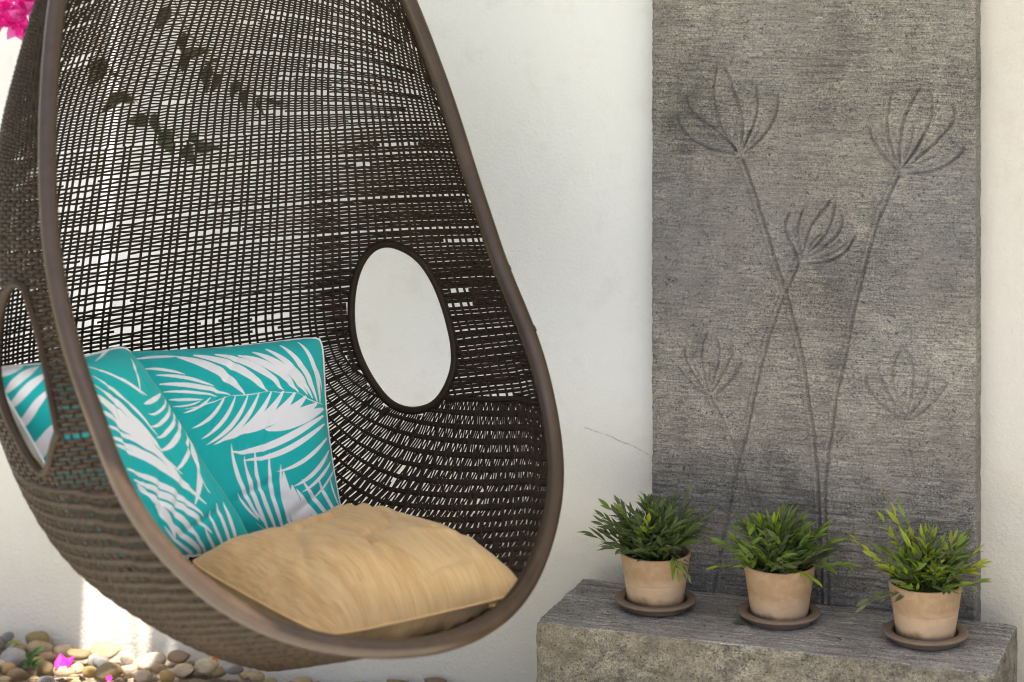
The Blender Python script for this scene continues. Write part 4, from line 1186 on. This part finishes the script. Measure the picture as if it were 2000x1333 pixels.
vine([(318, -330, .0), (322, -160, .0), (335, 0, 0), (375, 78, 0), (440, 140, 0), (480, 172, 0), (520, 200, 0), (560, 210, 0)],
     [(332, 14, 305, 60, 26), (363, 64, 352, 118, 18), (362, 108, 402, 98, 22), (360, 110, 356, 142, 18), (412, 128, 396, 178, 30), (432, 145, 412, 180, 16), (468, 160, 448, 190, 24), (482, 175, 470, 212, 20), (505, 190, 510, 225, 12), (520, 195, 560, 205, 10), (400, 124, 424, 118, 8)],
     'upper leafy sprig slanting down across the chair back', -.10)
vine([(150, -330, .0), (160, -100, .0), (178, 60, 0), (207, 126, 0), (240, 172, 0), (290, 222, 0), (335, 262, 0), (378, 280, 0)],
     [(205, 118, 172, 168, 40), (216, 140, 232, 150, 8), (246, 182, 196, 218, 26), (236, 186, 262, 202, 22), (288, 232, 248, 240, 28), (300, 222, 310, 266, 22), (318, 256, 336, 302, 36), (365, 284, 372, 316, 30), (380, 286, 420, 290, 26), (372, 262, 388, 282, 18), (330, 258, 350, 250, 6)],
     'lower leafy sprig with the larger leaves behind the chair back', -.10)

BR = [leaf_mesh('bract', .038, .032, .45, .25, 8, .06, .75), leaf_mesh('bract', .034, .028, .6, -.2, 8, .1, .75), leaf_mesh('bract', .042, .034, .3, .35, 8, .08, .75)]
for l_ in BR: l_.materials.append(M['bract'])
b0 = at(20, -60, -.22)
bou = empty('bougainvillea_spray', tuple(b0), 'bright magenta bougainvillea blooms hanging at the top left corner', 'flowers')
r = np.random.default_rng(5)
P = np.array([at(-30, -420, -.2), at(10, -200, -.2), at(30, -60, -.2), at(45, 10, -.2), at(60, 75, -.2)]) - b0; C = chaikin(P, 2)
V, Q = sweep(C, transport(C), .0016, .0016, 6); obj('branch', mesh_np('branch', V, Q), M['twig'], bou)
for ci, (cx_, cy_, nb) in enumerate([(22, 12, 7), (54, 6, 7), (30, 48, 7), (8, 44, 6), (58, 62, 8), (44, 30, 6), (-8, 10, 6), (70, 14, 4), (20, -20, 6), (60, -25, 5)]):
    c0 = at(cx_, cy_, -.22 - .02 * (ci % 3)) - b0
    for k in range(nb):
        th = 2 * PI * k / nb + r.random(); d = np.array([math.cos(th) * .9, -.55 + r.normal() * .3, math.sin(th) * .8 - .25])
        B = basis(d, np.array([r.normal() * .4, -1, r.normal() * .4])); s = r.uniform(.75, 1.05)
        o = bpy.data.objects.new('bract', BR[r.integers(0, 3)]); link(o, bou); p = c0 + r.normal(size=3) * .003
        o.matrix_local = Matrix([[B[i][0] * s, B[i][1] * s, B[i][2] * s, p[i]] for i in range(3)] + [[0, 0, 0, 1]])
        if r.random() < .3: o.material_slots[0].link = 'OBJECT'; o.material_slots[0].material = M['bract2']
for (x0, y0, x1, y1) in [(66, 22, 92, 2), (60, 28, 84, 30), (55, 84, 74, 80), (70, 0, 95, -20)]:
    a = at(x0, y0, -.18); d = at(x1, y1, -.2) - a; B = basis(d, np.array([0, -1, .2])); s = np.linalg.norm(d) / .036; p = a - b0
    o = bpy.data.objects.new('leaf', VL[1]); link(o, bou); o.matrix_local = Matrix([[B[i][0] * s * .7, B[i][1] * s, B[i][2] * s, p[i]] for i in range(3)] + [[0, 0, 0, 1]])
    o.material_slots[0].link = 'OBJECT'; o.material_slots[0].material = M['lf_lime' if y0 == 28 else 'lf_vine']

# ------------------------------------------------------------------ river stones along the wall
def stone_mesh(seed, flat):
    bm = bmesh.new(); bmesh.ops.create_icosphere(bm, subdivisions=3, radius=.5)
    r_ = random.Random(seed); ph = [r_.uniform(0, 6) for _ in range(9)]
    planes = []
    for _ in range(flat):
        n = Vector((r_.gauss(0, 1), r_.gauss(0, 1), r_.gauss(0, 1))).normalized(); planes.append((n, r_.uniform(.28, .40)))
    for v_ in bm.verts:
        c_ = v_.co
        k = 1 + .10 * math.sin(3.1 * c_.x + ph[0] + 2 * c_.y) + .09 * math.sin(4.0 * c_.y + ph[1]) + .08 * math.sin(4.4 * c_.z + ph[2] + 2.2 * c_.x) + .03 * math.sin(11 * c_.x + ph[3]) * math.sin(9 * c_.y + ph[4])
        c_ *= k
        for n, d in planes:
            e_ = c_.dot(n) - d
            if e_ > 0: c_ -= n * e_ * .82
    me = bpy.data.meshes.new('stone'); bm.to_mesh(me); bm.free()
    me.polygons.foreach_set('use_smooth', [True] * len(me.polygons)); me.materials.append(M['stone']); return me
SM = [stone_mesh(i, 1 + i % 5) for i in range(10)]
TONE = {'tan': (.40, .29, .16), 'olive': (.22, .165, .065), 'brown': (.23, .15, .085), 'grey': (.30, .29, .27), 'cream': (.58, .47, .34), 'slate': (.16, .17, .17), 'ochre': (.36, .23, .07)}
DESC = {'tan': 'smooth tan river stone in the pebble bed along the wall', 'olive': 'olive brown river stone in the pebble bed along the wall', 'brown': 'dark brown river stone in the pebble bed along the wall', 'grey': 'plain grey river stone in the pebble bed along the wall',
        'cream': 'pale cream river stone in the pebble bed along the wall', 'slate': 'small dark slate grey stone in the pebble bed', 'ochre': 'yellow ochre river stone in the pebble bed along the wall'}
SH = {'tan': 'tan stones', 'olive': 'olive stones', 'brown': 'brown stones', 'grey': 'grey stones', 'cream': 'cream stones', 'slate': 'slate stones', 'ochre': 'ochre stones'}
placed = []
def stone(x, y, z, sx, sy, sz, rot, tone, k, label=None):
    o = bpy.data.objects.new('river_stone', SM[k]); COL.objects.link(o)
    o.location = (x, y, z); o.scale = (sx, sy, sz); o.rotation_euler = rot
    c = TONE[tone]; j = random.uniform(.85, 1.15); o.color = (c[0] * j, c[1] * j * random.uniform(.95, 1.05), c[2] * j * random.uniform(.9, 1.1), 1)
    tag(o, label or DESC[tone], 'stone', 'loose ' + SH[tone] + ' of the pebble bed')
    placed.append((x, y, max(sx, sy) * .5)); return o
def pstone(px, py, y, wpx, hpx, tone, k, label, rz=0.0, dz=.7, tilt=0.0):
    """a stone whose middle is seen at this pixel, standing at this distance from the wall"""
    p = at(px, py, y); s = 5.75 / 4789.9 * 1.12
    stone(p[0], p[1], p[2], wpx * s, max(wpx * s * dz, .02), hpx * s, (random.uniform(-.15, .15), tilt, rz), tone, k, label)
pstone(74, 1252, -.030, 52, 46, 'olive', 0, 'upright dark olive stone leaning on the wall behind a tan one', .1, .5)
pstone(80, 1268, -.065, 48, 30, 'tan', 4, 'flat tan stone in front of the upright olive one', .2)
pstone(28, 1288, -.12, 62, 44, 'grey', 5, 'large rough grey stone at the left edge of the pebble bed', .0)
pstone(14, 1310, -.19, 30, 26, 'ochre', 2, 'small yellow ochre stone in front of the large rough grey one', .4)
pstone(36, 1322, -.20, 40, 30, 'brown', 3, 'brown stone in front of the green seedling', .2)
pstone(15, 1246, -.04, 26, 20, 'slate', 1, 'jagged slate stone by the wall above the lime leaf', .4)
pstone(86, 1304, -.15, 42, 30, 'olive', 6, 'grey brown stone just left of the magenta petal', .5, .8, .3)
pstone(95, 1283, -.09, 32, 18, 'tan', 7, 'flat tan stone behind the magenta petal', .1)
pstone(152, 1277, -.06, 50, 22, 'olive', 8, 'dark olive slab of stone to the right of the magenta petal', .0)
pstone(210, 1272, -.045, 58, 28, 'tan', 9, 'long tan stone against the wall at the edge of the sun', .1)
pstone(182, 1292, -.10, 26, 24, 'grey', 1, 'squarish grey stone behind the dark green pebble', .3)
pstone(198, 1294, -.115, 30, 22, 'slate', 4, 'dark green grey pebble with a sunlit white end', .2)
pstone(215, 1312, -.17, 56, 34, 'olive', 5, 'large oval olive stone speckled with pits', .1, .8)
pstone(172, 1315, -.17, 32, 22, 'ochre', 2, 'round ochre stone left of the large oval olive one', .1)
pstone(128, 1312, -.165, 46, 22, 'tan', 7, 'wedge of tan stone under the magenta petal', -.2)
pstone(291, 1293, -.10, 66, 34, 'cream', 0, 'big smooth cream stone with a bulge in the sun patch', .2, .7, -.25)
pstone(251, 1290, -.09, 30, 26, 'cream', 3, 'pale round stone left of the big smooth cream stone', .0)
pstone(252, 1310, -.155, 30, 30, 'cream', 8, 'upright pale stone right of the large oval olive one', .4)
pstone(277, 1320, -.19, 40, 24, 'cream', 6, 'pale stone low in front of the big smooth cream one', .1)
pstone(352, 1285, -.07, 40, 24, 'brown', 9, 'brown stone half in shade behind the sunlit square one', .3)
pstone(356, 1311, -.14, 46, 24, 'cream', 1, 'squarish sunlit white stone in front of the brown one', .05)
pstone(322, 1324, -.20, 30, 24, 'ochre', 2, 'amber stone standing left of the squarish sunlit one', .2)
pstone(312, 1305, -.13, 26, 16, 'tan', 4, 'small tan pebble below the big smooth cream stone', .3)
pstone(405, 1300, -.10, 48, 28, 'cream', 5, 'blown out pale stone below the orange leaf scrap', .3)
pstone(456, 1306, -.10, 38, 20, 'grey', 3, 'grey white stone under the lowest part of the chair', .2)
pstone(500, 1322, -.14, 34, 22, 'tan', 0, 'rounded tan stone right below the bottom of the chair', .2)
pstone(850, 1331, -.03, 46, 14, 'brown', 6, 'flat brown stone by the wall between the chair and the bench', .0)
pstone(775, 1334, -.03, 40, 12, 'olive', 8, 'flat olive stone showing under the right of the chair', .0)
tones = ['tan', 'tan', 'olive', 'cream', 'grey', 'cream', 'ochre', 'tan', 'brown', 'slate', 'cream']
tries = 0
while len(placed) < 285 and tries < 9000:
    tries += 1
    x = random.uniform(-1.95, -.05) if random.random() < .85 else random.uniform(-.3, -.02); y = -.015 - abs(random.gauss(0, .24))
    if y < -.85: continue
    s = random.uniform(.030, .062); 
    if any((x - a) ** 2 + (y - b) ** 2 < ((s * .5 + c) * .72) ** 2 for a, b, c in placed): continue
    if y + s * .5 > -.003: y = -.003 - s * .5
    tn = random.choice(tones)
    wh = 'at the left end' if x < -1.25 else 'behind the hanging chair' if x < -.85 else 'under the hanging chair' if x < -.42 else 'beside the bench'
    dp = 'against the wall' if y > -.09 else 'a little out from the wall' if y > -.22 else 'mid bed' if y > -.42 else 'on the patio side'
    lb = ('small ' if s < .041 else 'large ' if s > .053 else 'middling ') + {'tan': 'tan', 'olive': 'olive brown', 'brown': 'dark brown', 'grey': 'grey', 'cream': 'pale cream', 'slate': 'dark slate', 'ochre': 'yellow ochre'}[tn] + ' stone ' + dp + ' ' + wh
    stone(x, y, s * random.uniform(.08, .3) + .002, s * random.uniform(.8, 1.2), s * random.uniform(.7, 1.0), s * random.uniform(.45, .75), (random.uniform(-.3, .3), random.uniform(-.3, .3), random.uniform(0, 6)), tn, random.randrange(10), lb)

# petal, seedling and litter among the stones
def place_flat(name, px, py, y, L, W, rx, rz, m, label, cat, curl=.2, fold=.4):
    me = leaf_mesh(name, L, W, fold, curl, 8, .05, .75); o = obj(name, me, m); o.location = at(px, py, y); o.rotation_euler = (rx, 0, rz)
    return tag(o, label, cat)
root = empty('fallen_petal', tuple(at(122, 1308, -.17)), 'single magenta bract lying on the stones', 'petal')
for k, (rz, s) in enumerate([(.75, 1.0), (-.75, .95)]):
    o = bpy.data.objects.new('lobe', BR[0]); link(o, root); o.rotation_euler = (.95, -.2 + .5 * k, rz * .7); o.scale = (1.05 * s,) * 3
place_flat('fallen_petal', 212, 1331, -.22, .022, .015, .5, .3, M['bract'], 'scrap of magenta bract at the bottom edge of the picture', 'petal')
place_flat('fallen_leaf', 12, 1262, -.07, .040, .024, .5, -1.35, M['lf_lime'], 'lime green fallen leaf on the stones at the left edge', 'leaf')
place_flat('fallen_leaf', 420, 1296, -.10, .022, .016, .9, .4, M['orange'], 'bright orange scrap of leaf on the sunlit stones', 'leaf')
place_flat('dry_leaf', 116, 1278, -.06, .030, .016, .8, .9, M['dry'], 'curled dry leaf by the wall above the magenta petal', 'leaf', .5)
place_flat('dry_leaf', 68, 1322, -.2, .020, .008, 1.2, .2, M['dry'], 'thin dry leaf sliver beside the seedling stem', 'leaf', .5)
place_flat('dry_leaf', 330, 1290, -.08, .020, .009, 1.0, -.2, M['dry'], 'small dry leaf standing behind the sunlit square stone', 'leaf', .4)
sd0 = at(58, 1328, -.20); seed = empty('seedling', tuple(sd0), 'small green seedling growing up through the stones', 'plant')
P = np.array([at(58, 1328, -.20), at(58, 1305, -.198), at(57, 1288, -.196)]) - sd0; C = chaikin(P, 1); V, Q = sweep(C, transport(C), .0011, .0011, 5); obj('stem', mesh_np('stem', V, Q), M['twig'], seed)
SL = leaf_mesh('leaf', .028, .012, .35, .15, 7); SL.materials.append(M['lf_seed'])
for (x0, y0, x1, y1, ww) in [(61, 1282, 83, 1261, 10), (57, 1288, 50, 1272, 8), (59, 1300, 64, 1280, 12), (55, 1296, 42, 1290, 8), (54, 1300, 43, 1303, 9), (62, 1300, 78, 1286, 9), (63, 1304, 72, 1300, 9)]:
    a = at(x0, y0, -.197); d = at(x1, y1, -.205) - a; B = basis(d, np.array([random.uniform(-.4, .4), -1, .5])); s = np.linalg.norm(d) / .028; wx = ww / 833. / (.012 * s); p = a - sd0
    o = bpy.data.objects.new('leaf', SL); link(o, seed); o.matrix_local = Matrix([[B[i][0] * s * wx, B[i][1] * s, B[i][2] * s, p[i]] for i in range(3)] + [[0, 0, 0, 1]])
P = np.array([at(30, 1332, -.24), at(80, 1326, -.23), at(130, 1321, -.22), at(158, 1321, -.21)]); C = chaikin(P, 2); ctr = C.mean(0); V, Q = sweep(C, transport(C), .0014, .0014, 6)
o = tag(obj('fallen_twig', mesh_np('fallen_twig', V - ctr, Q), M['twig']), 'thin brown twig lying across the stones at the bottom left', 'twig'); o.location = ctr
